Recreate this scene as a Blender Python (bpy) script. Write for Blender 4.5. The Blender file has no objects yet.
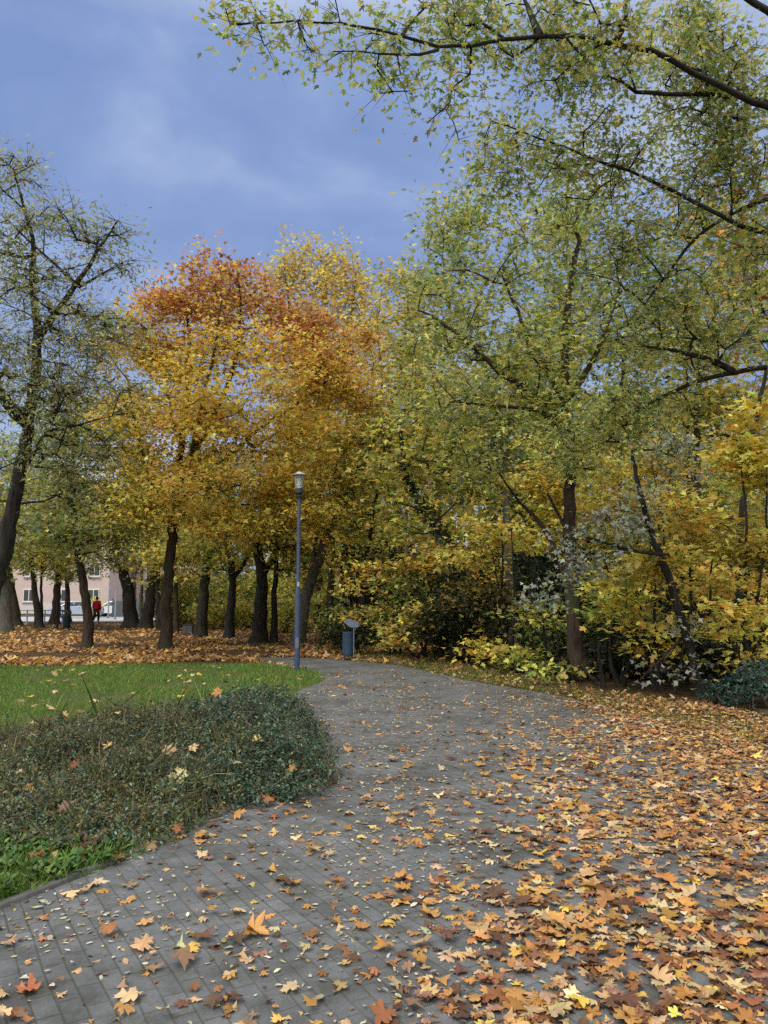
import bpy, bmesh, math, random
import numpy as np
from mathutils import Vector, Matrix

random.seed(7)
scene = bpy.context.scene
COL = scene.collection
R = math.radians

# ------------------------------------------------------------------ camera
CAM_H, FPX, PITCH = 1.6, 769.0, math.atan(87 / 769.0)
CA, SA = math.cos(PITCH), math.sin(PITCH)
cam_data = bpy.data.cameras.new("camera")
cam_data.sensor_fit = 'VERTICAL'
cam_data.sensor_height = 24.0
cam_data.lens = 24.0 * FPX / 1024.0
cam_data.clip_end = 2000
cam_data.clip_start = 0.05
cam = bpy.data.objects.new("camera", cam_data)
COL.objects.link(cam)
cam.location = (0, 0, CAM_H)
cam.rotation_euler = (R(90) + PITCH, 0, 0)
scene.camera = cam


def ray(px, py):
    x, y = (px - 384) / FPX, -(py - 512) / FPX
    return np.array([x, CA - SA * y, SA + CA * y])


def at(px, py, Y):
    d = ray(px, py)
    return np.array([0, 0, CAM_H]) + d * (Y / d[1])


def gp(px, py, z=0.0):
    d = ray(px, py)
    s = (z - CAM_H) / d[2]
    return np.array([d[0] * s, d[1] * s, z])


def project(P):
    P = np.atleast_2d(P) - np.array([0, 0, CAM_H])
    dep = P[:, 1] * CA + P[:, 2] * SA
    up = -P[:, 1] * SA + P[:, 2] * CA
    return 384 + FPX * P[:, 0] / dep, 512 - FPX * up / dep, dep


def lin(r, g, b, k=1.0):
    def f(c):
        c /= 255.0
        return c / 12.92 if c <= 0.04045 else ((c + 0.055) / 1.055) ** 2.4
    return (f(r) * k, f(g) * k, f(b) * k)


# ------------------------------------------------------------------ materials
def new_mat(name):
    m = bpy.data.materials.new(name)
    m.use_nodes = True
    nt = m.node_tree
    nt.nodes.clear()
    out = nt.nodes.new("ShaderNodeOutputMaterial")
    return m, nt, out


def N(nt, t, **kw):
    n = nt.nodes.new(t)
    for k, v in kw.items():
        setattr(n, k, v)
    return n


def principled(nt, out, rough=0.7, spec=0.3, metal=0.0):
    b = N(nt, "ShaderNodeBsdfPrincipled")
    b.inputs["Roughness"].default_value = rough
    b.inputs["Specular IOR Level"].default_value = spec
    b.inputs["Metallic"].default_value = metal
    nt.links.new(b.outputs[0], out.inputs[0])
    return b


def ramp(nt, fac, stops):
    r = N(nt, "ShaderNodeValToRGB")
    el = r.color_ramp.elements
    while len(el) > 1:
        el.remove(el[-1])
    el[0].position, el[0].color = stops[0][0], (*stops[0][1], 1)
    for p, c in stops[1:]:
        e = el.new(p)
        e.color = (*c, 1)
    nt.links.new(fac, r.inputs[0])
    return r


def noise(nt, scale, detail=4, rough=0.55, vec=None, coord="Object"):
    if vec is None:
        tc = N(nt, "ShaderNodeTexCoord")
        vec = tc.outputs[coord]
    n = N(nt, "ShaderNodeTexNoise")
    n.inputs["Scale"].default_value = scale
    n.inputs["Detail"].default_value = detail
    n.inputs["Roughness"].default_value = rough
    nt.links.new(vec, n.inputs["Vector"])
    return n


def bump(nt, h, b, dist=0.02, strength=0.6):
    bp = N(nt, "ShaderNodeBump")
    bp.inputs["Distance"].default_value = dist
    bp.inputs["Strength"].default_value = strength
    nt.links.new(h, bp.inputs["Height"])
    nt.links.new(bp.outputs[0], b.inputs["Normal"])


def leaf_material(name, trans=0.4, rough=0.5, spec=0.3):
    m, nt, out = new_mat(name)
    at_ = N(nt, "ShaderNodeAttribute", attribute_name="tint")
    b = N(nt, "ShaderNodeBsdfPrincipled")
    b.inputs["Roughness"].default_value = rough
    b.inputs["Specular IOR Level"].default_value = spec
    nt.links.new(at_.outputs["Color"], b.inputs["Base Color"])
    t = N(nt, "ShaderNodeBsdfTranslucent")
    nt.links.new(at_.outputs["Color"], t.inputs["Color"])
    mx = N(nt, "ShaderNodeMixShader")
    mx.inputs[0].default_value = trans
    nt.links.new(b.outputs[0], mx.inputs[1])
    nt.links.new(t.outputs[0], mx.inputs[2])
    nt.links.new(mx.outputs[0], out.inputs[0])
    return m


def bark_material(name, c1, c2, moss=None):
    m, nt, out = new_mat(name)
    b = principled(nt, out, 0.9, 0.15)
    tc = N(nt, "ShaderNodeTexCoord")
    mp = N(nt, "ShaderNodeMapping")
    mp.inputs["Scale"].default_value = (14, 14, 2.2)
    nt.links.new(tc.outputs["Object"], mp.inputs[0])
    n = noise(nt, 1.0, 6, 0.65, mp.outputs[0])
    r = ramp(nt, n.outputs["Fac"], [(0.3, c1), (0.7, c2)])
    col = r.outputs[0]
    if moss:
        n2 = noise(nt, 1.3, 3, 0.6)
        f = ramp(nt, n2.outputs["Fac"], [(0.5, (0, 0, 0)), (0.62, (0.8, 0.8, 0.8))])
        mx = N(nt, "ShaderNodeMixRGB")
        nt.links.new(f.outputs[0], mx.inputs[0])
        nt.links.new(col, mx.inputs[1])
        mx.inputs[2].default_value = (*moss, 1)
        col = mx.outputs[0]
    nt.links.new(col, b.inputs["Base Color"])
    bump(nt, n.outputs["Fac"], b, 0.04, 0.9)
    return m


def plain(name, col, rough=0.6, spec=0.3, metal=0.0, var=0.25, scale=6):
    m, nt, out = new_mat(name)
    b = principled(nt, out, rough, spec, metal)
    n = noise(nt, scale, 5, 0.6)
    lo = tuple(c * (1 - var) for c in col)
    hi = tuple(min(1, c * (1 + var)) for c in col)
    r = ramp(nt, n.outputs["Fac"], [(0.3, lo), (0.7, hi)])
    nt.links.new(r.outputs[0], b.inputs["Base Color"])
    return m


M_LEAF = leaf_material("tree_leaf", 0.45, 0.45, 0.4)
M_SAP = leaf_material("sapling_leaf", 0.33, 0.45, 0.4)
M_DRY = leaf_material("dry_leaf", 0.12, 0.65, 0.25)
M_SHRUB = leaf_material("shrub_leaf", 0.15, 0.45, 0.3)
M_GRASS = leaf_material("grass_blade", 0.35, 0.55, 0.25)
M_BARK = bark_material("bark_dark", (0.007, 0.006, 0.005), (0.052, 0.045, 0.038), (0.042, 0.046, 0.030))
M_BARKB = bark_material("bark_brown", (0.018, 0.012, 0.009), (0.085, 0.06, 0.045), (0.05, 0.055, 0.03))
M_BARKG = bark_material("bark_grey", (0.04, 0.037, 0.032), (0.17, 0.155, 0.13), (0.07, 0.08, 0.045))


# ------------------------------------------------------------------ mesh helpers
def mesh_from(name, V, F, mat, tint=None, smooth=False, mats=None, midx=None):
    """V (n,3); F list of (m,k) int arrays; tint (n,3) linear colours"""
    me = bpy.data.meshes.new(name)
    V = np.asarray(V, dtype=np.float32)
    me.vertices.add(len(V))
    me.vertices.foreach_set("co", V.ravel())
    loops, starts, k0 = [], [], 0
    for f in F:
        f = np.asarray(f, dtype=np.int32)
        if f.size == 0:
            continue
        loops.append(f.ravel())
        k = f.shape[1]
        starts.append(k0 + np.arange(len(f), dtype=np.int32) * k)
        k0 += f.size
    loops = np.concatenate(loops)
    starts = np.concatenate(starts)
    me.loops.add(len(loops))
    me.loops.foreach_set("vertex_index", loops)
    me.polygons.add(len(starts))
    me.polygons.foreach_set("loop_start", starts)
    if midx is not None:
        me.polygons.foreach_set("material_index", np.asarray(midx, dtype=np.int32))
    me.update(calc_edges=True)
    if tint is not None:
        ca = me.color_attributes.new("tint", 'FLOAT_COLOR', 'POINT')
        c = np.ones((len(V), 4), dtype=np.float32)
        c[:, :3] = tint
        ca.data.foreach_set("color", c.ravel())
    if smooth:
        me.polygons.foreach_set("use_smooth", np.ones(len(starts), dtype=bool))
    for m in (mats or [mat]):
        me.materials.append(m)
    return me


def link(name, me, parent=None):
    o = bpy.data.objects.new(name, me)
    COL.objects.link(o)
    if parent is not None:
        o.parent = parent
    return o


def tag(o, label=None, cat=None, group=None, kind=None):
    if label:
        o["label"] = label
    if cat:
        o["category"] = cat
    if group:
        o["group"] = group
    if kind:
        o["kind"] = kind
    return o


def empty(name, loc, label, cat, group=None):
    o = bpy.data.objects.new(name, None)
    o.empty_display_size = 0.2
    COL.objects.link(o)
    o.location = loc
    return tag(o, label, cat, group)


def tubes(chains, rng, sides=None, rough=0.0):
    """chains: list of (P (k,3), r (k,)) -> V, [quads]"""
    VV, FF, base = [], [], 0
    for P, r in chains:
        P = np.asarray(P, float)
        r = np.asarray(r, float)
        k = len(P)
        if k < 2:
            continue
        s = sides or (4 if r[0] < 0.012 else 5 if r[0] < 0.03 else 7 if r[0] < 0.09 else 12)
        T = np.gradient(P, axis=0)
        T /= np.linalg.norm(T, axis=1, keepdims=True) + 1e-9
        m = T.mean(0)
        a = np.array([1., 0, 0]) if abs(m[0]) < 0.6 else np.array([0, 1., 0])
        U = a - (T @ a)[:, None] * T
        U /= np.linalg.norm(U, axis=1, keepdims=True) + 1e-9
        W = np.cross(T, U)
        ph = np.arange(s) * 2 * math.pi / s
        rr = r[:, None] * np.ones((1, s))
        if rough and r[0] > 0.05:
            rr = rr * (1 + rough * rng.normal(size=(1, s)) + 0.5 * rough * rng.normal(size=(k, s)))
        V = P[:, None, :] + rr[..., None] * (np.cos(ph)[None, :, None] * U[:, None, :] + np.sin(ph)[None, :, None] * W[:, None, :])
        VV.append(V.reshape(-1, 3))
        i = np.arange(k - 1)[:, None] * s
        j = np.arange(s)[None, :]
        j2 = (j + 1) % s
        q = np.stack([i + j, i + j2, i + s + j2, i + s + j], -1).reshape(-1, 4) + base
        FF.append(q)
        base += k * s
    if not VV:
        return None
    return np.concatenate(VV), [np.concatenate(FF)]


# leaf templates: (verts (n,3) x across, y along, z up ; list of faces) -----------
def fan(outline, cz=0.0, fold=0.12):
    o = np.array(outline, float)
    V = np.zeros((len(o) + 1, 3))
    V[1:, :2] = o
    V[0, :2] = (0, 0.36)
    V[1:, 2] = -fold * np.abs(V[1:, 0]) * 2
    V[0, 2] = cz
    n = len(o)
    F = [[0, 1 + i, 1 + (i + 1) % n] for i in range(n)]
    return V, [np.array(F)]


def mirror(half):
    """half: base -> tip with x>=0, both ends on the axis"""
    return list(half) + [(-x, y) for x, y in half[-2:0:-1]]


MAPLE_FULL = fan(mirror([(0, 0.02), (0.10, -0.05), (0.26, -0.10), (0.44, -0.06), (0.36, 0.06), (0.28, 0.15), (0.44, 0.17), (0.50, 0.28), (0.66, 0.38),
                         (0.50, 0.44), (0.40, 0.50), (0.24, 0.46), (0.18, 0.52), (0.27, 0.66), (0.33, 0.80), (0.18, 0.78), (0.10, 0.88), (0, 1.04)]))
MAPLE_MID = fan(mirror([(0, 0), (0.40, -0.06), (0.26, 0.16), (0.62, 0.40), (0.22, 0.47), (0.24, 0.74), (0, 1.0)]))
SILVER = fan(mirror([(0, 0), (0.30, 0.08), (0.13, 0.24), (0.52, 0.50), (0.12, 0.48), (0.16, 0.74), (0, 1.05)]))
LOW = (np.array([(0, 0, 0), (0.52, 0.35, -.1), (0.19, 0.45, -.04), (0, 1, -.05), (-.19, .45, -.04), (-.52, .35, -.1)], float),
       [np.array([[0, 1, 2, 3], [0, 3, 4, 5]])])
OVAL = (np.array([(0, 0, 0), (0.22, 0.3, .03), (0.2, 0.7, .03), (0, 1, 0), (-.2, .7, .03), (-.22, .3, .03)], float),
        [np.array([[0, 1, 2, 3], [0, 3, 4, 5]])])
SPRAY = (np.array([(0, 0, 0), (0.2, 0.25, -.02), (0.06, 0.5, 0), (0.18, .72, -.04), (0, 1, -.12), (-.06, .6, 0), (-.2, .5, -.03), (-.05, .25, 0)], float),
         [np.array([[0, 1, 2, 7], [7, 2, 5, 6], [2, 3, 4, 5]])])
QUAD = (np.array([(0, 0, 0), (.3, .5, .04), (0, 1, 0), (-.3, .5, .04)], float), [np.array([[0, 1, 2, 3]])])


def scatter_leaves(tpl, P, nrm, tip, size, tint, curl=0.0, rng=None):
    """instances of a template as one vertex/face set"""
    TV, TF = tpl
    n, k = len(P), len(TV)
    nrm = nrm / (np.linalg.norm(nrm, axis=1, keepdims=True) + 1e-9)
    tip = tip - (tip * nrm).sum(1, keepdims=True) * nrm
    tip /= np.linalg.norm(tip, axis=1, keepdims=True) + 1e-9
    s = np.cross(tip, nrm)
    X = np.repeat(TV[None], n, 0)
    if curl and k > 8:
        X = X.copy()
        X[:, 1:, :2] *= 1 + rng.normal(0, .09, (n, k - 1, 1))
        X[:, :, 0] *= rng.uniform(.75, 1.15, (n, 1))
        X[:, :, 0] += rng.normal(0, .12, (n, 1)) * X[:, :, 1] ** 2
    if curl:
        c = rng.normal(0, curl, (n, 1))
        d = rng.normal(0, curl, (n, 1))
        X = X.copy()
        X[:, :, 2] += c * (X[:, :, 0] ** 2) * 2 + d * (X[:, :, 1] - 0.4) ** 2 * 1.5
        X[:, :, 2] += rng.normal(0, curl * 0.12, (n, k))
    V = P[:, None, :] + size[:, None, None] * (X[..., 0:1] * s[:, None] + X[..., 1:2] * tip[:, None] + X[..., 2:3] * nrm[:, None])
    F = [(f[None] + (np.arange(n) * k)[:, None, None]).reshape(-1, f.shape[1]) for f in TF]
    return V.reshape(-1, 3), F, np.repeat(tint, k, 0)


def pick(rng, pal, n, jit=0.16):
    cols = np.array([p[:3] for p in pal])
    w = np.array([p[3] for p in pal], float)
    i = rng.choice(len(pal), n, p=w / w.sum())
    c = cols[i] * np.exp(rng.normal(0, jit, (n, 1))) * np.exp(rng.normal(0, jit * 0.35, (n, 3)))
    return np.clip(c, 0.002, 0.9)


K = 1.0
C_GOLD = lin(230, 194, 88, K)
C_YEL = lin(238, 214, 104, K)
C_PALE = lin(222, 196, 110, K)
C_ORA = lin(222, 166, 80, K)
C_RED = lin(190, 124, 82, K)
C_RUST = lin(156, 96, 62, K)
C_YG = lin(192, 190, 92, K)
C_LG = lin(186, 192, 116, K)
C_GRN = lin(122, 144, 72, K)
C_DGRN = lin(46, 60, 36, K)
C_GG = lin(158, 166, 126, K)
C_SAGE = lin(148, 152, 106, K)
C_OLV = lin(156, 148, 78, K)
C_SILV = lin(184, 192, 180, K)
C_TAN = lin(224, 196, 116, K)
C_BRN = lin(112, 92, 62, K)
C_IVY = lin(44, 60, 36, K)
LAI = 1.85        # overall foliage density
NLEAF = [0]


# ------------------------------------------------------------------ tree grower
def resample(P, step):
    P = np.asarray(P, float)
    d = np.r_[0, np.cumsum(np.linalg.norm(np.diff(P, axis=0), axis=1))]
    n = max(2, int(d[-1] / step) + 1)
    t = np.linspace(0, d[-1], n)
    # smooth interpolation: catmull through numpy linear then a light smoothing
    Q = np.stack([np.interp(t, d, P[:, i]) for i in range(3)], 1)
    for _ in range(3):
        Q[1:-1] = 0.25 * Q[:-2] + 0.5 * Q[1:-1] + 0.25 * Q[2:]
    return Q, t / d[-1]


def clump_noise(P, seed, s):
    q = P * s + seed * 1.37
    return (np.sin(q[:, 0] * 1.1 + 1.3 * np.sin(q[:, 2] * 0.9)) + np.sin(q[:, 1] * 1.3 + np.sin(q[:, 0] * 0.7)) + np.sin(q[:, 2] * 1.7 + 1.1 * np.sin(q[:, 1] * 0.8))) / 3


def make_tree(name, label, cat, base, lines, blobs, pal, seed, leaf=0.15, tpl=LOW, lai=3.0, lpc=26, spread=(0.45, 0.16),
              bark=None, group=None, step=0.4, tip_r=0.006, thr=-0.25, leafmat=None, upward=0.5, tilt=0.75, droop=0.5, limbs=5,
              kpath=0.3, colour_by=None, cl_var=0.13, sprig=0.0, ivy=None, rexp=0.46, area=0.45, twigs=3):
    """lines: [(world points, r0, r1)], first the trunk. blobs: [(centre, (rx,ry,rz), density factor)]"""
    rng = np.random.default_rng(seed)
    bark = bark or M_BARK
    pos, par, rad, plen = [], [], [], []
    for li, (P, r0, r1) in enumerate(lines):
        Q, t = resample(P, step * 0.6 if li == 0 else step)
        Q[1:-1] += rng.normal(0, 0.06 * r0 + 0.008, Q[1:-1].shape)
        rr = r0 + (r1 - r0) * t
        if li == 0 or np.linalg.norm(np.asarray(P[0])[2]) < 0.15:
            hgt = np.maximum(Q[:, 2], 0)
            rr = rr * (1 + 0.4 * np.exp(-hgt / 0.25))
        if li == 0 or Q[0, 2] < 0.15:
            prev, pl = -1, 0.0
            st = 0
        else:
            A = np.array(pos)
            prev = int(np.argmin(np.linalg.norm(A - Q[0], axis=1)))
            pl = plen[prev]
            st = 1 if np.linalg.norm(A[prev] - Q[0]) < 0.02 else 0
        for i in range(st, len(Q)):
            pos.append(Q[i]); par.append(prev); rad.append(rr[i])
            pl += 0.4 * step if prev >= 0 else 0
            plen.append(pl)
            prev = len(pos) - 1
    n_fixed = len(pos)
    # attractors
    at_p, at_b = [], []
    for c, r, dens in blobs:
        c, r = np.asarray(c, float), np.asarray(r, float)
        nl = LAI * lai * dens * math.pi * max(r[0], r[1]) * r[2] / (area * leaf * leaf)
        na = max(3, int(nl / lpc))
        d = rng.normal(size=(na * 3, 3))
        d /= np.linalg.norm(d, axis=1, keepdims=True)
        p = c + d * r * (rng.random((na * 3, 1)) ** 0.42)
        f = clump_noise(p, seed, 2.6 / max(1.0, r[2] ** 0.5))
        p = p[(f > thr) & (p[:, 2] > 0.1)][:na]
        at_p.append(p)
    A = np.concatenate(at_p) if at_p else np.zeros((0, 3))
    twig_tip = []
    if len(A):
        P0 = np.array(pos)
        dmin = np.array([np.min(np.linalg.norm(P0 - a, axis=1)) for a in A])
        A = A[np.argsort(dmin)]
        cap = n_fixed + len(A) * 14 + 10
        PA = np.zeros((cap, 3)); PA[:n_fixed] = P0
        PL = np.zeros(cap); PL[:n_fixed] = plen
        ok = np.ones(cap, bool)
        zlow = P0[0, 2] + 0.22 * (P0[:n_fixed, 2].max() - P0[0, 2])
        ok[:n_fixed] = (P0[:, 2] > zlow)
        n = n_fixed
        for a in A:
            v = a - PA[:n]
            d = np.linalg.norm(v, axis=1)
            cost = d + kpath * PL[:n] * 0.35 + np.maximum(0, PA[:n, 2] - a[2]) * upward
            cost[~ok[:n]] += 50
            b = int(np.argmin(cost))
            L = d[b]
            m = int(min(12, max(1, round(L / step))))
            # curved path
            p0 = PA[b]
            side = rng.normal(0, 0.10 * L, 3)
            mid = (p0 + a) / 2 + side + np.array([0, 0, 0.06 * L])
            t = (np.arange(1, m + 1) / m)[:, None]
            path = (1 - t) ** 2 * p0 + 2 * t * (1 - t) * mid + t * t * a
            prev = b
            for q in path:
                if n >= cap:
                    break
                PA[n] = q
                PL[n] = PL[prev] + np.linalg.norm(q - PA[prev])
                par.append(prev); rad.append(0.0)
                prev = n
                n += 1
            twig_tip.append(prev)
        pos = PA[:n]
    else:
        pos = np.array(pos)
    n = len(pos)
    par = np.array(par[:n]); rad = np.array(rad[:n])
    # tip counts -> radii
    cnt = np.zeros(n)
    for i in twig_tip:
        cnt[i] += 1
    for i in range(n - 1, 0, -1):
        if par[i] >= 0 and par[i] < i:
            cnt[par[i]] += cnt[i]
    r = tip_r * np.maximum(cnt, 1) ** rexp
    for i in range(n):
        if i < n_fixed:
            r[i] = rad[i]
        elif par[i] >= 0:
            r[i] = min(r[i], r[par[i]] * 0.85)
    # chains
    kids = [[] for _ in range(n)]
    for i in range(n):
        if par[i] >= 0:
            kids[par[i]].append(i)
    main_child = np.full(n, -1)
    for i in range(n):
        if kids[i]:
            fx = [c for c in kids[i] if i < n_fixed and c == i + 1 and c < n_fixed and par[c] == i]
            main_child[i] = fx[0] if fx else max(kids[i], key=lambda c: cnt[c])
    chains = []   # (owner root node, points, radii)
    owner = {}
    order = [(i, None) for i in range(n) if par[i] < 0]
    trunk_chain_nodes = set()
    stack = list(order)
    first = True
    while stack:
        s, own = stack.pop(0)
        idx = [s]
        i = s
        while main_child[i] >= 0:
            i = int(main_child[i])
            idx.append(i)
        pts = pos[idx]; rs = r[idx]
        root = par[s] < 0
        if root:
            own_c = 'trunk'
        else:
            pts = np.vstack([pos[par[s]][None], pts])
            rs = np.r_[min(r[par[s]] * 0.9, rs[0] * 1.15), rs]
            own_c = own
        chains.append((own_c, pts, rs, s))
        for i in idx:
            for c in kids[i]:
                if c != main_child[i]:
                    stack.append((c, c if root else own))
    # biggest subtrees become limbs
    sub = sorted({o for o, *_ in chains if o != 'trunk'}, key=lambda o: -(cnt[o] + (500 if o < n_fixed else 0)))
    big = set(sub[:limbs]) if limbs else set()
    o_root = empty(name, tuple(base), label, cat, group)
    inv = np.asarray(base, float)
    tr = tubes([(p - inv, q) for o, p, q, s in chains if o not in big], rng, rough=0.03)
    if len(A) and twigs:
        tips_ = np.repeat(pos[twig_tip], twigs, 0) - inv
        par_ = np.repeat(pos[par[twig_tip]], twigs, 0) - inv
        u_ = rng.random((len(tips_), 1))
        b_ = tips_ * u_ + par_ * (1 - u_)
        dv = (tips_ - par_) / (np.linalg.norm(tips_ - par_, axis=1, keepdims=True) + 1e-6)
        e_ = b_ + (dv * rng.uniform(.3, 1.1, (len(b_), 1)) + rng.normal(0, .75, b_.shape)) * np.array([spread[0], spread[0], max(spread[1], spread[0] * .5)]) * 1.2
        w_ = e_ - b_
        s1 = np.cross(w_, np.array([.3, .2, 1.0])); s1 /= np.linalg.norm(s1, axis=1, keepdims=True) + 1e-9
        s2 = np.cross(w_, s1); s2 /= np.linalg.norm(s2, axis=1, keepdims=True) + 1e-9
        rt = tip_r * .8
        ring = np.stack([b_ + s1 * rt, b_ - s1 * rt * .5 + s2 * rt * .87, b_ - s1 * rt * .5 - s2 * rt * .87, e_], 1).reshape(-1, 3)
        i4 = np.arange(len(b_))[:, None] * 4 + len(tr[0])
        tri = np.concatenate([i4 + np.array([[0, 1, 3]]), i4 + np.array([[1, 2, 3]]), i4 + np.array([[2, 0, 3]])])
        tr = (np.vstack([tr[0], ring]), tr[1] + [tri])
    trunk_me = mesh_from(name + "_trunk", tr[0], tr[1], bark, smooth=True)
    o_tr = link("trunk", trunk_me, o_root)
    for b in sub[:limbs]:
        tb = tubes([(p - inv, q) for o, p, q, s in chains if o == b], rng, rough=0.04)
        if tb:
            link("limb", mesh_from(name + "_limb", tb[0], tb[1], bark, smooth=True), o_root)
    # leaves
    if len(A):
        tips = pos[twig_tip]
        m = len(tips)
        cp = np.repeat(tips, lpc, 0)
        off = rng.normal(size=(m * lpc, 3)) * np.array([spread[0], spread[0], spread[1]])
        P = cp + off
        lead = pos[par[twig_tip]]
        back = np.repeat(lead - tips, lpc, 0) * (rng.random((m * lpc, 1)) * 1.2 * (rng.random((m * lpc, 1)) < 0.5))
        P = P + back
        P = P[P[:, 2] > 0.06]
        cl = np.repeat(np.arange(m), lpc)[: len(cp)]
        cl = cl[(cp + off + back)[:, 2] > 0.06]
        nn = len(P)
        NLEAF[0] += nn
        az = rng.random(nn) * 2 * math.pi
        ti = np.abs(rng.normal(0, tilt, nn))
        nrm = np.stack([np.sin(ti) * np.cos(az), np.sin(ti) * np.sin(az), np.cos(ti)], 1)
        tipd = off[(cp + off + back)[:, 2] > 0.06] / np.array([spread[0], spread[0], spread[1]]) * 0.6 + rng.normal(0, 0.5, (nn, 3))
        tipd[:, 2] -= droop
        if colour_by is None:
            col = pick(rng, pal, nn)
        else:
            col = colour_by(rng, P, nn)
        ctint = np.exp(rng.normal(0, cl_var, (m, 1))) * np.exp(rng.normal(0, cl_var * 0.5, (m, 3)) * np.array([1, 0.6, 0.6]))
        col = np.clip(col * ctint[cl], 0.002, 0.9)
        sz = leaf * np.minimum(np.exp(rng.normal(0, 0.22, nn)), 1.4)
        V, F, T = scatter_leaves(tpl, P - inv, nrm, tipd, sz, col, 0.12, rng)
        link("crown", mesh_from(name + "_crown", V, F, leafmat or M_LEAF, tint=T), o_root)
    if ivy:
        ip = []
        i0 = np.arange(n_fixed)
        i0 = i0[(pos[:n_fixed, 2] > ivy[0]) & (pos[:n_fixed, 2] < ivy[1])]
        nv = ivy[2]
        ch = rng.choice(i0, nv)
        az = rng.random(nv) * 2 * math.pi
        rr = r[ch] + np.abs(rng.normal(0.03, 0.09, nv))
        P = pos[ch] + np.stack([np.cos(az) * rr, np.sin(az) * rr, rng.normal(0, 0.15, nv)], 1)
        nrm = np.stack([np.cos(az), np.sin(az), 0.4 + rng.normal(0, .3, nv)], 1) + rng.normal(0, .3, (nv, 3))
        tipd = rng.normal(0, .4, (nv, 3)); tipd[:, 2] -= 1
        V, F, T = scatter_leaves(LOW, P - inv, nrm, tipd, 0.10 * np.exp(rng.normal(0, .2, nv)), pick(rng, [(*C_IVY, 1)], nv), 0.1, rng)
        link("ivy", mesh_from(name + "_ivy", V, F, M_SHRUB, tint=T), o_root)
    return o_root


def pxline(pts, Y, r0, r1, base_z0=False, dys=None):
    out = []
    for i, p in enumerate(pts):
        y = Y + (dys[i] if dys else 0) + (p[2] if len(p) > 2 else 0)
        out.append(at(p[0], p[1], y))
    if base_z0:
        out[0][2] = -0.05
    return (np.array(out), r0, r1)


def pxblob(px, py, rpx, rpy, Y, dy=0.0, df=1.0, dens=1.0):
    c = at(px, py, Y + dy)
    s = Y / FPX
    return (c, (rpx * s, min(rpx * s * df, 4.5), rpy * s), dens)


# ================================================================== sky and light
SUN_EL, SUN_AZ = R(52), R(215)     # azimuth measured clockwise from +Y: behind and to the side of the camera
w = bpy.data.worlds.new("World")
scene.world = w
w.use_nodes = True
nt = w.node_tree
nt.nodes.clear()
wo = N(nt, "ShaderNodeOutputWorld")
bg = N(nt, "ShaderNodeBackground")
sky = N(nt, "ShaderNodeTexSky", sky_type='NISHITA')
sky.sun_disc = False
sky.sun_elevation = SUN_EL
sky.sun_rotation = SUN_AZ
sky.air_density = 1.2
sky.dust_density = 0.6
sky.ozone_density = 2.0
tc = N(nt, "ShaderNodeTexCoord")
mp = N(nt, "ShaderNodeMapping")
mp.inputs["Scale"].default_value = (1, 1, 1.7)
mp.inputs["Location"].default_value = (0.35, 0.1, 0.2)
nt.links.new(tc.outputs["Generated"], mp.inputs[0])
n1 = noise(nt, 3.2, 6, 0.52, mp.outputs[0])
n1.inputs["Distortion"].default_value = 0.25
# grey-blue overcast, unseen cloud overhead and behind the viewer whitened to light the ground
cl = ramp(nt, n1.outputs["Fac"], [(0.38, (1.75, 2.55, 4.9)), (0.48, (2.1, 2.95, 5.3)), (0.55, (2.7, 3.55, 5.8)), (0.66, (3.8, 4.5, 6.4)), (0.8, (5.5, 6.0, 7.2))])
sep = N(nt, "ShaderNodeSeparateXYZ")
nt.links.new(tc.outputs["Generated"], sep.inputs[0])
zen = ramp(nt, sep.outputs["Z"], [(0.61, (0, 0, 0)), (0.84, (1, 1, 1))])
mixz = N(nt, "ShaderNodeMixRGB")
nt.links.new(zen.outputs[0], mixz.inputs[0])
nt.links.new(cl.outputs[0], mixz.inputs[1])
mixz.inputs[2].default_value = (14.0, 14.0, 14.0, 1)
rear = ramp(nt, sep.outputs["Y"], [(0.0, (1, 1, 1)), (0.35, (0, 0, 0))])
rear.color_ramp.elements[0].position = 0.0
mixr = N(nt, "ShaderNodeMixRGB")
nt.links.new(rear.outputs[0], mixr.inputs[0])
nt.links.new(mixz.outputs[0], mixr.inputs[1])
mixr.inputs[2].default_value = (10.0, 10.0, 10.2, 1)
mixs = N(nt, "ShaderNodeMixRGB")
mixs.inputs[0].default_value = 0.85
nt.links.new(sky.outputs[0], mixs.inputs[1])
nt.links.new(mixr.outputs[0], mixs.inputs[2])
nt.links.new(mixs.outputs[0], bg.inputs[0])
bg.inputs[1].default_value = 0.085
nt.links.new(bg.outputs[0], wo.inputs[0])

sl = bpy.data.lights.new("sun", 'SUN')
sl.energy = 1.5
sl.angle = R(25)
sl.color = (1.0, 0.93, 0.82)
so = bpy.data.objects.new("sun", sl)
COL.objects.link(so)
sd = Vector((math.sin(SUN_AZ) * math.cos(SUN_EL), math.cos(SUN_AZ) * math.cos(SUN_EL), math.sin(SUN_EL)))
so.rotation_euler = (-sd).to_track_quat('-Z', 'Y').to_euler()
so.location = (0, -10, 30)

scene.view_settings.view_transform = 'Standard'
scene.view_settings.look = 'None'
scene.view_settings.exposure = 0.62
scene.view_settings.gamma = 1.0
scene.render.engine = 'CYCLES'
cy = scene.cycles
cy.max_bounces = 6
cy.diffuse_bounces = 3
cy.glossy_bounces = 2
cy.transmission_bounces = 4
cy.transparent_max_bounces = 4
cy.use_denoising = False
cy.use_adaptive_sampling = True
cy.adaptive_threshold = 0.02


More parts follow.
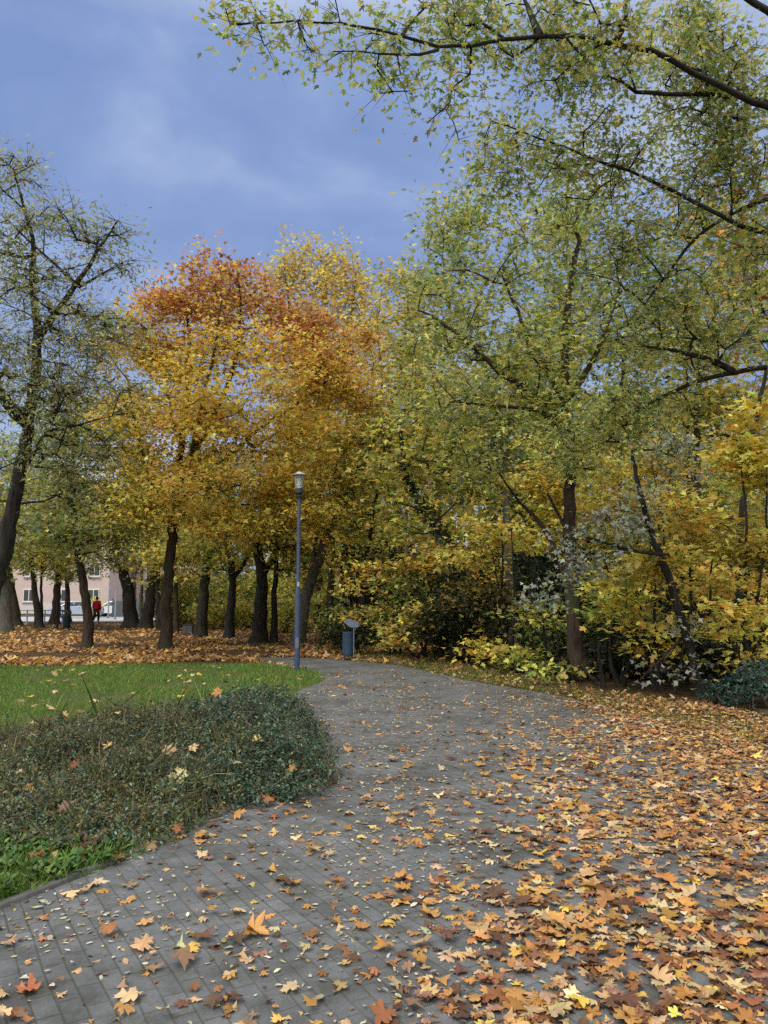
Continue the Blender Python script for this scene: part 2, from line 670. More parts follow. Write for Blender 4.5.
# ================================================================== ground
def sheet(name, pts, z, mat, kind='structure'):
    bm = bmesh.new()
    vs = [bm.verts.new((p[0], p[1], z)) for p in pts]
    f = bm.faces.new(vs)
    if f.normal.z < 0:
        f.normal_flip()
    bm.normal_update()
    bmesh.ops.triangulate(bm, faces=bm.faces[:])
    for f in bm.faces:
        if f.normal.z < 0:
            f.normal_flip()
    me = bpy.data.meshes.new(name)
    bm.to_mesh(me)
    bm.free()
    me.materials.append(mat)
    o = link(name, me)
    o["kind"] = kind
    return o


def ground_material():
    m, nt, out = new_mat("woodland_soil")
    b = principled(nt, out, 0.95, 0.1)
    n1 = noise(nt, 0.35, 5, 0.6)
    n2 = noise(nt, 9.0, 6, 0.7)
    v = N(nt, "ShaderNodeTexVoronoi")
    v.inputs["Scale"].default_value = 7.0
    tcn = N(nt, "ShaderNodeTexCoord")
    nt.links.new(tcn.outputs["Object"], v.inputs["Vector"])
    soil = ramp(nt, n2.outputs["Fac"], [(0.3, (0.020, 0.015, 0.010)), (0.7, (0.075, 0.052, 0.03))])
    sp = N(nt, "ShaderNodeSeparateColor")
    nt.links.new(v.outputs["Color"], sp.inputs[0])
    leaf = ramp(nt, sp.outputs[0], [(0.0, (0.04, 0.026, 0.014)), (0.4, (0.09, 0.055, 0.024)), (0.7, (0.14, 0.085, 0.035)), (1.0, (0.19, 0.13, 0.06))])
    f = ramp(nt, n1.outputs["Fac"], [(0.35, (0.25, 0.25, 0.25)), (0.6, (0.8, 0.8, 0.8))])
    mx = N(nt, "ShaderNodeMixRGB")
    nt.links.new(f.outputs[0], mx.inputs[0])
    nt.links.new(soil.outputs[0], mx.inputs[1])
    nt.links.new(leaf.outputs[0], mx.inputs[2])
    nt.links.new(mx.outputs[0], b.inputs["Base Color"])
    bump(nt, n2.outputs["Fac"], b, 0.05, 0.8)
    return m


def turf_material(name, c1, c2, c3):
    m, nt, out = new_mat(name)
    b = principled(nt, out, 0.95, 0.1)
    n1 = noise(nt, 1.2, 5, 0.6)
    n2 = noise(nt, 30, 4, 0.7)
    r1 = ramp(nt, n2.outputs["Fac"], [(0.3, c1), (0.7, c2)])
    f = ramp(nt, n1.outputs["Fac"], [(0.45, (0, 0, 0)), (0.62, (0.85, 0.85, 0.85))])
    mx = N(nt, "ShaderNodeMixRGB")
    nt.links.new(f.outputs[0], mx.inputs[0])
    nt.links.new(r1.outputs[0], mx.inputs[1])
    mx.inputs[2].default_value = (*c3, 1)
    nt.links.new(mx.outputs[0], b.inputs["Base Color"])
    bump(nt, n2.outputs["Fac"], b, 0.03, 0.8)
    return m


def paver_material():
    m, nt, out = new_mat("grey_paving_blocks")
    b = principled(nt, out, 0.78, 0.35)
    tc = N(nt, "ShaderNodeTexCoord")
    mp = N(nt, "ShaderNodeMapping")
    mp.inputs["Rotation"].default_value = (0, 0, R(-121.5))
    nt.links.new(tc.outputs["Object"], mp.inputs[0])
    # slight waviness of the laid rows
    nz = noise(nt, 0.8, 2, 0.5)
    ad = N(nt, "ShaderNodeVectorMath", operation='MULTIPLY_ADD')
    nt.links.new(nz.outputs["Color"], ad.inputs[0])
    ad.inputs[1].default_value = (0.075, 0.075, 0)
    nt.links.new(mp.outputs[0], ad.inputs[2])
    br = N(nt, "ShaderNodeTexBrick")
    br.inputs["Scale"].default_value = 1.0
    br.inputs["Brick Width"].default_value = 0.175
    br.inputs["Row Height"].default_value = 0.092
    br.inputs["Mortar Size"].default_value = 0.0085
    br.inputs["Mortar Smooth"].default_value = 1.0
    br.inputs["Color1"].default_value = (0.112, 0.117, 0.121, 1)
    br.inputs["Color2"].default_value = (0.145, 0.150, 0.154, 1)
    br.inputs["Mortar"].default_value = (0.078, 0.081, 0.074, 1)
    nt.links.new(ad.outputs[0], br.inputs["Vector"])
    n1 = noise(nt, 1.1, 6, 0.65)
    n2 = noise(nt, 160, 3, 0.7)
    nm = noise(nt, 0.9, 4, 0.6)
    mo = ramp(nt, nm.outputs["Fac"], [(0.42, (0.100, 0.102, 0.098)), (0.56, (0.082, 0.086, 0.070)), (0.7, (0.058, 0.050, 0.038))])
    nt.links.new(mo.outputs[0], br.inputs["Mortar"])
    n3 = noise(nt, 5.5, 5, 0.7)
    dirt = ramp(nt, n1.outputs["Fac"], [(0.40, (1.14, 1.14, 1.14)), (0.50, (0.98, 0.98, 0.97)), (0.57, (0.80, 0.80, 0.77)), (0.68, (0.60, 0.58, 0.53))])
    blot = ramp(nt, n3.outputs["Fac"], [(0.38, (1.12, 1.12, 1.12)), (0.52, (0.96, 0.96, 0.95)), (0.64, (0.70, 0.72, 0.62))])
    mb = N(nt, "ShaderNodeMixRGB", blend_type='MULTIPLY')
    mb.inputs[0].default_value = 1
    nt.links.new(dirt.outputs[0], mb.inputs[1])
    nt.links.new(blot.outputs[0], mb.inputs[2])
    dirt = mb
    grit = ramp(nt, n2.outputs["Fac"], [(0.3, (0.72, 0.72, 0.72)), (0.7, (1.25, 1.25, 1.25))])
    m1 = N(nt, "ShaderNodeMixRGB", blend_type='MULTIPLY')
    m1.inputs[0].default_value = 1
    nt.links.new(br.outputs["Color"], m1.inputs[1])
    nt.links.new(dirt.outputs[0], m1.inputs[2])
    m2 = N(nt, "ShaderNodeMixRGB", blend_type='MULTIPLY')
    m2.inputs[0].default_value = 1
    nt.links.new(m1.outputs[0], m2.inputs[1])
    nt.links.new(grit.outputs[0], m2.inputs[2])
    nt.links.new(m2.outputs[0], b.inputs["Base Color"])
    inv = N(nt, "ShaderNodeMath", operation='SUBTRACT')
    inv.inputs[0].default_value = 1.0
    nt.links.new(br.outputs["Fac"], inv.inputs[1])
    sm = N(nt, "ShaderNodeMath", operation='MULTIPLY_ADD')
    nt.links.new(n2.outputs["Fac"], sm.inputs[0])
    sm.inputs[1].default_value = 0.15
    nt.links.new(inv.outputs[0], sm.inputs[2])
    bump(nt, sm.outputs[0], b, 0.005, 0.5)
    rr = ramp(nt, n1.outputs["Fac"], [(0.4, (0.62, 0.62, 0.62)), (0.7, (0.85, 0.85, 0.85))])
    nt.links.new(rr.outputs[0], b.inputs["Roughness"])
    return m


M_SOIL = ground_material()
M_TURF = turf_material("lawn_turf", (0.035, 0.06, 0.014), (0.09, 0.14, 0.036), (0.12, 0.11, 0.05))
M_VERGE = turf_material("worn_verge_turf", (0.03, 0.038, 0.014), (0.075, 0.085, 0.032), (0.09, 0.065, 0.038))
M_PAVE = paver_material()
M_KERB = plain("kerb_concrete", (0.11, 0.108, 0.10), 0.9, 0.2, 0, 0.35, 9)
M_FARPAVE = plain("pale_paving", (0.42, 0.43, 0.44), 0.9, 0.2, 0, 0.1, 0.5)

sheet("ground", [(-600, -300), (600, -300), (600, 900), (-600, 900)], -0.004, M_SOIL)

path_left = [gp(*p) for p in [(-260, 1010), (-100, 948), (0, 908), (85, 877), (170, 843), (235, 808), (290, 782), (318, 755), (316, 735), (300, 712), (288, 700), (300, 690), (322, 682), (326, 678), (318, 672), (296, 667), (262, 662.5)]]
path_right = [gp(*p) for p in [(255, 657.5), (300, 657.5), (345, 660), (400, 665.5), (470, 681), (560, 696), (620, 711), (700, 733), (790, 757), (1000, 815)]]
path_pts = [(-3.2, 0.5, 0)] + [tuple(p) for p in path_left] + [tuple(p) for p in path_right] + [(9, 2.0, 0), (9, -6, 0), (-5, -6, 0)]
sheet("path", path_pts, 0.004, M_PAVE)
lawn_pts = [gp(*p) for p in [(-200, 666), (-60, 667), (100, 665.5), (200, 664), (262, 663.5), (296, 667.5), (318, 672), (326, 678), (322, 682), (300, 690), (288, 700), (300, 712), (316, 735), (318, 755), (290, 782), (235, 808), (170, 843), (85, 877), (0, 908), (-100, 948), (-260, 1010)]]
sheet("lawn", lawn_pts, 0.002, M_TURF)
verge_near = [gp(*p) for p in [(345, 660), (400, 665.5), (470, 681), (560, 696), (620, 711), (700, 733), (790, 757), (1000, 815)]]
verge_far = [gp(*p) for p in [(1000, 760), (790, 722), (700, 703), (600, 692), (480, 668), (400, 655.5), (345, 653)]]
sheet("verge", verge_near + verge_far, 0.001, M_VERGE)
sheet("street", [(-80, 56), (14, 56), (14, 72), (-80, 72)], 0.0, M_FARPAVE)


def kerb():
    pts = np.array([gp(*p) for p in [(-260, 1012), (-100, 949), (0, 909), (85, 878), (170, 844), (235, 809), (292, 783)]])
    Q, _ = resample(pts, 0.5)
    V, F = [], []
    rng = np.random.default_rng(3)
    for i in range(len(Q) - 1):
        a, b = Q[i], Q[i + 1]
        d = (b - a) / np.linalg.norm(b - a)
        nrm = np.array([-d[1], d[0], 0])
        a2, b2 = a + d * 0.004, b - d * 0.004
        j = rng.normal(0, 0.004, 2)
        h = 0.032 + rng.normal(0, 0.004)
        s = len(V)
        for q, jj in ((a2, j[0]), (b2, j[1])):
            for o_, z in ((0.0, -0.05), (0.0, h - .006), (0.006, h), (0.052, h), (0.058, h - .006), (0.058, -0.05)):
                p = q + nrm * (o_ + jj)
                V.append((p[0], p[1], z))
        for k in range(5):
            F.append([s + k, s + k + 1, s + 6 + k + 1, s + 6 + k])
    o = link("kerb", mesh_from("kerb", V, [np.array(F)], M_KERB))
    o["kind"] = "structure"


kerb()


def in_poly(P, poly):
    poly = np.asarray(poly)[:, :2]
    x, y = P[:, 0], P[:, 1]
    ins = np.zeros(len(P), bool)
    j = len(poly) - 1
    for i in range(len(poly)):
        xi, yi = poly[i]
        xj, yj = poly[j]
        c = ((yi > y) != (yj > y)) & (x < (xj - xi) * (y - yi) / (yj - yi + 1e-12) + xi)
        ins ^= c
        j = i
    return ins


def blades(name, poly, count, hgt, width, pal, seed, lean=0.5, keep=None):
    rng = np.random.default_rng(seed)
    poly = np.asarray(poly)
    lo, hi = poly[:, :2].min(0), poly[:, :2].max(0)
    lo[0] = max(lo[0], -14)
    P = np.zeros((count * 3, 3))
    P[:, :2] = lo + (hi - lo) * rng.random((count * 3, 2))
    P = P[in_poly(P, poly)]
    px, py, _ = project(P)
    P = P[(px > -150) & (px < 920) & (P[:, 1] > 1.5)]
    if keep is not None:
        P = P[keep(P, rng)]
    P = P[:count]
    n = len(P)
    P[:, 2] = 0.0
    nrm = rng.normal(size=(n, 3)); nrm[:, 2] *= 0.2
    tip = rng.normal(0, lean, (n, 3)); tip[:, 2] = 1
    tpl = (np.array([(-.5, 0, 0), (.5, 0, 0), (.32, .6, .1), (0, 1, .34), (-.32, .6, .1)], float) * np.array([width / hgt, 1, 1]), [np.array([[0, 1, 2, 4]]), np.array([[4, 2, 3]])])
    V, F, T = scatter_leaves(tpl, P, nrm, tip, hgt * np.exp(rng.normal(0, .35, n)), pick(rng, pal, n, .18))
    o = link(name, mesh_from(name, V, F, M_GRASS, tint=T))
    o["kind"] = "stuff"
    return o


G_A, G_B, G_C = lin(118, 152, 66, .95), lin(96, 128, 54, .95), lin(162, 162, 94, .85)
blades("grass", lawn_pts, 70000, 0.055, 0.007, [(*G_A, 4), (*G_B, 3), (*G_C, 1.5)], 11, keep=lambda P, r: r.random(len(P)) < np.clip(.75 + .9 * (np.sin(P[:, 0] * 1.9 + 1.3 * np.sin(P[:, 1] * 1.1)) * .5 + np.sin(P[:, 1] * 2.7 + P[:, 0]) * .5), .12, 1))
blades("grass", verge_near + verge_far, 52000, 0.06, 0.008, [(*lin(122, 134, 66, .85), 4), (*lin(98, 114, 54, .85), 3), (*lin(160, 142, 92, .85), 2)], 12,
       keep=lambda P, r: r.random(len(P)) < np.clip(1.15 - (P[:, 0] - 1.0) / 3.6, 0.08, 1))
weed_pts = [gp(*p) for p in [(-150, 800), (-20, 812), (60, 842), (118, 850), (150, 852), (85, 876), (0, 907), (-150, 965)]]
blades("grass", weed_pts, 5200, 0.065, 0.006, [(*G_A, 4), (*G_B, 4), (*G_C, 1)], 13, 0.7)


def weeds():
    rng = np.random.default_rng(5)
    poly = np.asarray(weed_pts)
    lo, hi = poly[:, :2].min(0), poly[:, :2].max(0)
    P = np.zeros((1200, 3))
    P[:, :2] = lo + (hi - lo) * rng.random((1200, 2))
    P = P[in_poly(P, poly)][:420]
    k = 7
    C = np.repeat(P, k, 0)
    n = len(C)
    az = rng.random(n) * 2 * math.pi
    tip = np.stack([np.cos(az), np.sin(az), rng.uniform(0.1, 0.9, n)], 1)
    nrm = np.stack([-np.cos(az) * .5, -np.sin(az) * .5, np.ones(n)], 1)
    C = C + tip * 0.02
    C[:, 2] += rng.uniform(0.01, 0.06, n)
    V, F, T = scatter_leaves(OVAL, C, nrm, tip, rng.uniform(.025, .075, n), pick(rng, [(*lin(92, 126, 56, .7), 4), (*lin(66, 98, 46, .7), 3), (*lin(128, 150, 76, .7), 1)], n, .3), .3, rng)
    V = V.copy()
    o = link("weeds", mesh_from("weeds", V, F, M_SHRUB, tint=T))
    o["kind"] = "stuff"


weeds()


# ================================================================== trees
def P_(*a):
    return [(*c, w) for c, w in a]


# ---- orange maple
def maple_colour(rng, P, n):
    z = P[:, 2] + rng.normal(0, 0.9, n) + 0.5 * np.sin(P[:, 0] * 1.7) + 0.18 * (P[:, 0] + 5)
    t = np.clip((z - 2.0) / 11.0, 0, 1)
    red = pick(rng, P_((C_RED, 4), (C_ORA, 2.5), (C_RUST, 2)), n)
    mid = pick(rng, P_((C_GOLD, 6), (C_YEL, 3), (C_ORA, 1.0), (C_OLV, .8)), n)
    low = pick(rng, P_((C_GOLD, 3), (C_YG, 3), (C_YEL, 2), (C_OLV, 2)), n)
    u = rng.random(n)
    out = mid.copy()
    hi = u < np.clip((t - 0.67) / 0.22, 0, 0.9)
    out[hi] = red[hi]
    lo_ = (~hi) & (u < np.clip((0.42 - t) / 0.3, 0, 0.75))
    out[lo_] = low[lo_]
    return out


Y = 25
make_tree("maple_tree", "large maple, orange-red at the top and golden below, at the lawn's far edge", "tree", gp(166, 649),
          [pxline([(166, 649), (166, 610), (169, 570), (173, 530), (176, 480), (184, 430), (190, 380), (190, 330), (184, 300)], Y, .21, .05, True),
           pxline([(176, 480), (200, 440), (222, 400), (238, 360), (241, 310), (238, 270)], Y, .12, .03, dys=[0, -.3, -.6, -.8, -.8, -.8]),
           pxline([(174, 510), (215, 470), (262, 425), (305, 400), (340, 370)], Y, .10, .03, dys=[0, .5, .8, 1, 1]),
           pxline([(172, 525), (150, 480), (135, 430), (128, 380)], Y, .09, .025, dys=[0, -.5, -.9, -1]),
           pxline([(173, 500), (190, 460), (200, 410), (215, 350), (222, 300)], Y, .09, .025, dys=[0, -1, -1.6, -1.8, -1.8])],
          [pxblob(218, 302, 76, 46, Y, 0, .9), pxblob(222, 272, 50, 24, Y, 0, 1, .5), pxblob(322, 350, 50, 42, Y, .5, 1), pxblob(290, 328, 45, 30, Y, .3, 1), pxblob(165, 345, 48, 60, Y, 0, 1.1), pxblob(128, 350, 32, 40, Y, 0, 1, .8), pxblob(125, 425, 40, 44, Y, 0, 1), pxblob(365, 350, 18, 40, Y, .5, 1, .7), pxblob(385, 420, 20, 40, Y, .5, 1, .6), pxblob(250, 385, 100, 60, Y, -.8, 1), pxblob(160, 430, 60, 60, Y, -.5, 1),
           pxblob(340, 400, 40, 50, Y, .5, 1), pxblob(220, 470, 90, 50, Y, -1.0, 1), pxblob(305, 470, 60, 50, Y, 0, 1), pxblob(145, 500, 45, 45, Y, -.5, 1), pxblob(225, 525, 60, 26, Y, -1.4, .8), pxblob(300, 520, 45, 26, Y, -.8, .8)],
          None, 101, leaf=.15, lai=1.9, lpc=40, spread=(.40, .11), bark=M_BARKB, colour_by=maple_colour, limbs=8, thr=-.05, cl_var=.16)

# ---- locust at the edge
Y = 17.5
make_tree("locust_tree", "big dark leaning locust beside the lawn, twiggy half-bare top, feathery grey-green leaves", "tree", gp(-30, 668),
          [pxline([(-32, 670), (-14, 610), (2, 560), (14, 510), (22, 465), (29, 425), (36, 380), (38, 330)], Y, .21, .10, True),
           pxline([(29, 425), (12, 405), (-10, 385), (-45, 330), (-60, 260)], Y, .15, .05, dys=[0, -.3, -.5, -.8, -1]),
           pxline([(38, 330), (30, 280), (36, 240), (22, 200), (14, 170)], Y, .09, .02, dys=[0, .2, .3, .4, .5]),
           pxline([(37, 340), (60, 305), (80, 285), (98, 245), (118, 220)], Y, .09, .02, dys=[0, -.2, -.2, -.3, -.3]),
           pxline([(80, 287), (56, 265), (32, 245), (8, 220)], Y, .045, .015, dys=[-.2, -.2, -.2, -.2]),
           pxline([(80, 287), (104, 270), (124, 262)], Y, .04, .012, dys=[-.2, -.2, -.2]),
           pxline([(20, 475), (42, 440), (58, 408), (66, 395)], Y, .07, .02, dys=[0, -.3, -.5, -.6]),
           pxline([(46, 432), (80, 424), (112, 416)], Y, .04, .012, dys=[-.3, -.5, -.7])],
          [pxblob(16, 180, 38, 30, Y, .4, 1, .42), pxblob(66, 232, 46, 34, Y, 0, 1, .42), pxblob(108, 228, 26, 22, Y, -.3, 1, .35), pxblob(118, 268, 22, 20, Y, -.2, 1, .4), pxblob(40, 280, 60, 40, Y, 0, 1, .3),
           pxblob(5, 250, 45, 45, Y, .3, 1, .35), pxblob(55, 345, 74, 50, Y, -.2, 1, .42), pxblob(-20, 340, 60, 60, Y, .3, 1, .4), pxblob(85, 395, 58, 44, Y, -.6, 1, .42), pxblob(108, 330, 40, 44, Y, -.4, 1, .42), pxblob(20, 410, 55, 44, Y, -.5, 1, .32), pxblob(85, 440, 52, 34, Y, -.7, 1, .4), pxblob(40, 480, 40, 30, Y, -.5, 1, .35)],
          P_((C_GG, 5), (C_GRN, 2), (C_OLV, 3.5), (C_BRN, 1), (C_SAGE, 4), (C_YG, 1.5)), 102, leaf=.12, tpl=SPRAY, lai=1.7, lpc=34, spread=(.32, .16), bark=M_BARK, limbs=8, area=.2, tip_r=.010, twigs=5, thr=-.1, droop=.7, tilt=.9)

# ---- tan poplar behind the maple
Y = 44
make_tree("poplar_tree", "tall tan-yellow poplar rising behind the orange-topped maple", "tree", gp(316, 627),
          [pxline([(316, 627), (316, 560), (318, 450), (322, 350), (326, 260)], Y, .4, .06, True),
           pxline([(318, 450), (300, 370), (288, 300), (284, 260)], Y, .2, .04), pxline([(318, 440), (342, 360), (354, 300), (356, 270)], Y, .2, .04)],
          [pxblob(272, 296, 12, 36, Y), pxblob(288, 284, 13, 46, Y), pxblob(306, 264, 10, 34, Y), pxblob(320, 275, 9, 44, Y), pxblob(336, 268, 11, 42, Y), pxblob(355, 296, 12, 42, Y), pxblob(372, 316, 9, 38, Y), pxblob(318, 310, 46, 34, Y, 0, 1, .6), pxblob(325, 345, 60, 50, Y), pxblob(340, 420, 50, 60, Y), pxblob(300, 430, 50, 60, Y)],
          P_((C_TAN, 5), (C_YEL, 1.5), (C_OLV, 1.5), (C_GOLD, 1.2)), 103, leaf=.24, tpl=LOW, lai=1.7, lpc=24, spread=(.5, .6), bark=M_BARKG, limbs=4, step=.7, tip_r=.008)

LEFT_PAL_A = P_((C_YG, 4), (C_OLV, 2), (C_GRN, 2), (C_GOLD, 1.5))
LEFT_PAL_B = P_((C_GOLD, 3), (C_YEL, 2), (C_YG, 3), (C_OLV, 2))
LEFT_PAL_C = P_((C_GG, 3), (C_YG, 2), (C_GRN, 3), (C_OLV, 1))

Y = 25
make_tree("park_tree", "slim curved trunk with grey-green leaves, standing beside the red-jacketed walker", "tree", gp(87, 649),
          [pxline([(86, 650), (89, 625), (84, 590), (77, 555), (74, 520), (71, 480), (74, 440), (80, 410)], Y, .17, .05, True),
           pxline([(77, 550), (100, 520), (118, 490)], Y, .06, .02), pxline([(73, 510), (52, 480), (40, 455)], Y, .06, .02)],
          [pxblob(85, 470, 52, 50, Y), pxblob(60, 530, 40, 32, Y, -.6), pxblob(110, 540, 40, 30, Y, -.6), pxblob(70, 420, 40, 36, Y)],
          LEFT_PAL_C, 104, leaf=.14, lai=1.9, lpc=22, spread=(.42, .13), limbs=4, bark=M_BARKB)

GROUP_L = "trees scattered over the leaf-covered ground beyond the lawn"
left_trees = [
    # px, py, Y?, trunk pts, r, blobs(px,py,rx,ry), palette, leaf, label
    ((200, 637), [(200, 637), (203, 605), (206, 570), (211, 520), (214, 470)], .26, [(215, 535, 52, 42), (212, 480, 50, 40)], LEFT_PAL_A, "dark straight trunk under yellow-green leaves, in front of the grey cabinet", M_BARK),
    ((228, 639), [(228, 639), (231, 605), (234, 578), (228, 545), (222, 510)], .20, [(240, 520, 50, 40), (225, 560, 30, 22)], LEFT_PAL_A, "dark tree forking in a wide Y low down, under golden maple leaves", M_BARK),
    ((258, 642), [(258, 642), (261, 610), (262, 575), (257, 545), (250, 500)], .29, [(270, 530, 50, 40), (285, 480, 50, 50)], LEFT_PAL_B, "thickest near-black trunk between the forked tree and the lamp post", M_BARK),
    ((274, 642), [(274, 642), (274, 600), (276, 560), (282, 510)], .14, [(300, 540, 40, 40), (290, 490, 36, 40)], LEFT_PAL_A, "thin black trunk close behind the thickest trunk, near the lamp post", M_BARK),
    ((131, 627.5), [(131, 627.5), (130, 603), (126, 580), (118, 555), (112, 520)], .43, [(115, 535, 60, 40), (130, 490, 50, 50)], LEFT_PAL_B, "broad black trunk, the stoutest of the far group past the walker", M_BARK),
    ((146, 628.5), [(145, 628.5), (149, 605), (153, 580), (158, 540)], .36, [(165, 545, 50, 34), (160, 500, 45, 45)], LEFT_PAL_B, "black trunk leaning out from the stoutest far trunk", M_BARK),
    ((141.5, 628), [(141.5, 628), (141, 600), (142, 570), (140, 530)], .12, [(140, 520, 30, 40)], LEFT_PAL_A, "thin grey trunk squeezed between two black far trunks", M_BARKG),
    ((161, 631), [(160, 631), (158, 612), (157, 590), (160, 550)], .16, [(175, 560, 36, 26)], LEFT_PAL_A, "low dark trunk half hidden behind the orange-topped maple", M_BARK),
    ((176, 632.5), [(176, 632.5), (176, 600), (175, 565), (178, 530)], .14, [(182, 555, 40, 30), (180, 510, 40, 36)], LEFT_PAL_B, "slender dark trunk just beyond the orange-topped maple", M_BARKB),
    ((6, 632), [(7, 632), (6, 605), (5, 575), (8, 540), (10, 500)], .30, [(0, 560, 36, 20), (15, 520, 40, 36), (10, 460, 45, 40)], LEFT_PAL_C, "pale mossy-barked trunk beside the big leaning locust", M_BARKG),
    ((15, 625.5), [(16, 625.5), (13, 600), (10, 575), (6, 545)], .32, [(30, 545, 40, 26), (10, 500, 40, 40)], LEFT_PAL_A, "dark leaning trunk behind the pale mossy one", M_BARKB),
    ((39, 628.5), [(40, 628.5), (36, 600), (32, 572), (30, 540)], .22, [(40, 555, 34, 22), (35, 510, 40, 40)], LEFT_PAL_B, "forked dark trunk with one low arm, in front of the pink building", M_BARK),
    ((42.5, 627.5), [(42, 627.5), (41, 600), (41, 575), (44, 545)], .10, [(50, 560, 26, 20)], LEFT_PAL_A, "thin dark stem growing against the forked trunk, pink building behind", M_BARK),
    ((55, 624), [(54, 624), (57, 600), (58, 575), (60, 540)], .30, [(62, 550, 36, 24), (60, 500, 40, 40)], LEFT_PAL_C, "thick leaning trunk midway between the forked tree and the far bin", M_BARKB),
    ((57, 628.5), [(57, 628.5), (57, 605), (57, 580)], .06, [(58, 575, 10, 8)], LEFT_PAL_A, "very thin bare sapling in front of the leaning trunk", M_BARK),
    ((68.5, 622.5), [(68, 622.5), (67, 600), (68, 580), (62, 555)], .22, [(75, 555, 36, 26), (62, 520, 36, 36)], LEFT_PAL_C, "forked trunk directly behind the far dark litter bin", M_BARKB),
]
for i, (b, tp, r, bl, pal, lab, bk) in enumerate(left_trees):
    g = gp(*b)
    Yt = g[1]
    lines = [pxline(tp, Yt, r, r * .35, True)]
    x, y = tp[-2][:2]
    if "forked" in lab or "forking" in lab:
        x, y = tp[2][:2]
        s = 1 if "Y low" in lab else (-1 if "one low arm" in lab else 1)
        lines.append(pxline([(x, y), (x + 10 * s, y - 12), (x + 22 * s, y - 32), (x + 24 * s, y - 60)], Yt, r * .5, r * .2))
    make_tree("park_tree", lab, "tree", g, lines, [pxblob(*q, Yt, 0, .8) for q in bl], pal, 200 + i, leaf=.17 if Yt < 35 else .22, lai=1.5, lpc=20, spread=(.5, .16), bark=bk, group=GROUP_L, step=.6, limbs=3, tip_r=.008)

# ---- leaning grey tree by the lamp
Y = 28
make_tree("park_tree", "grey-barked tree leaning away from the lamp post, thin bare upper branches with few leaves", "tree", gp(298, 643),
          [pxline([(298, 643), (303, 610), (312, 578), (326, 540), (341, 508), (358, 472), (376, 440), (392, 400), (404, 350), (408, 300)], Y, .22, .03, True),
           pxline([(307, 592), (313, 560), (318, 530), (320, 490)], Y, .1, .03), pxline([(341, 508), (345, 470), (343, 440), (350, 400)], Y, .07, .02), pxline([(376, 440), (384, 380), (376, 330), (382, 290)], Y, .06, .015)],
          [pxblob(392, 300, 24, 40, Y, 0, 1, .5), pxblob(400, 380, 30, 50, Y, 0, 1, .6), pxblob(360, 430, 40, 40, Y, 0, 1, .6), pxblob(340, 500, 40, 36, Y, 0, 1, .8)],
          P_((C_YG, 3), (C_GOLD, 2), (C_TAN, 2), (C_GRN, 2)), 105, leaf=.17, lai=1.6, lpc=16, spread=(.5, .16), bark=M_BARKG, limbs=5, tip_r=.008)

# ---- silver maple that overhangs from outside the frame
Y0 = 10.0
tb = np.array([8.6, 10.5, 0])


def fl(pts):
    return [at(p[0], p[1], p[2]) for p in pts]


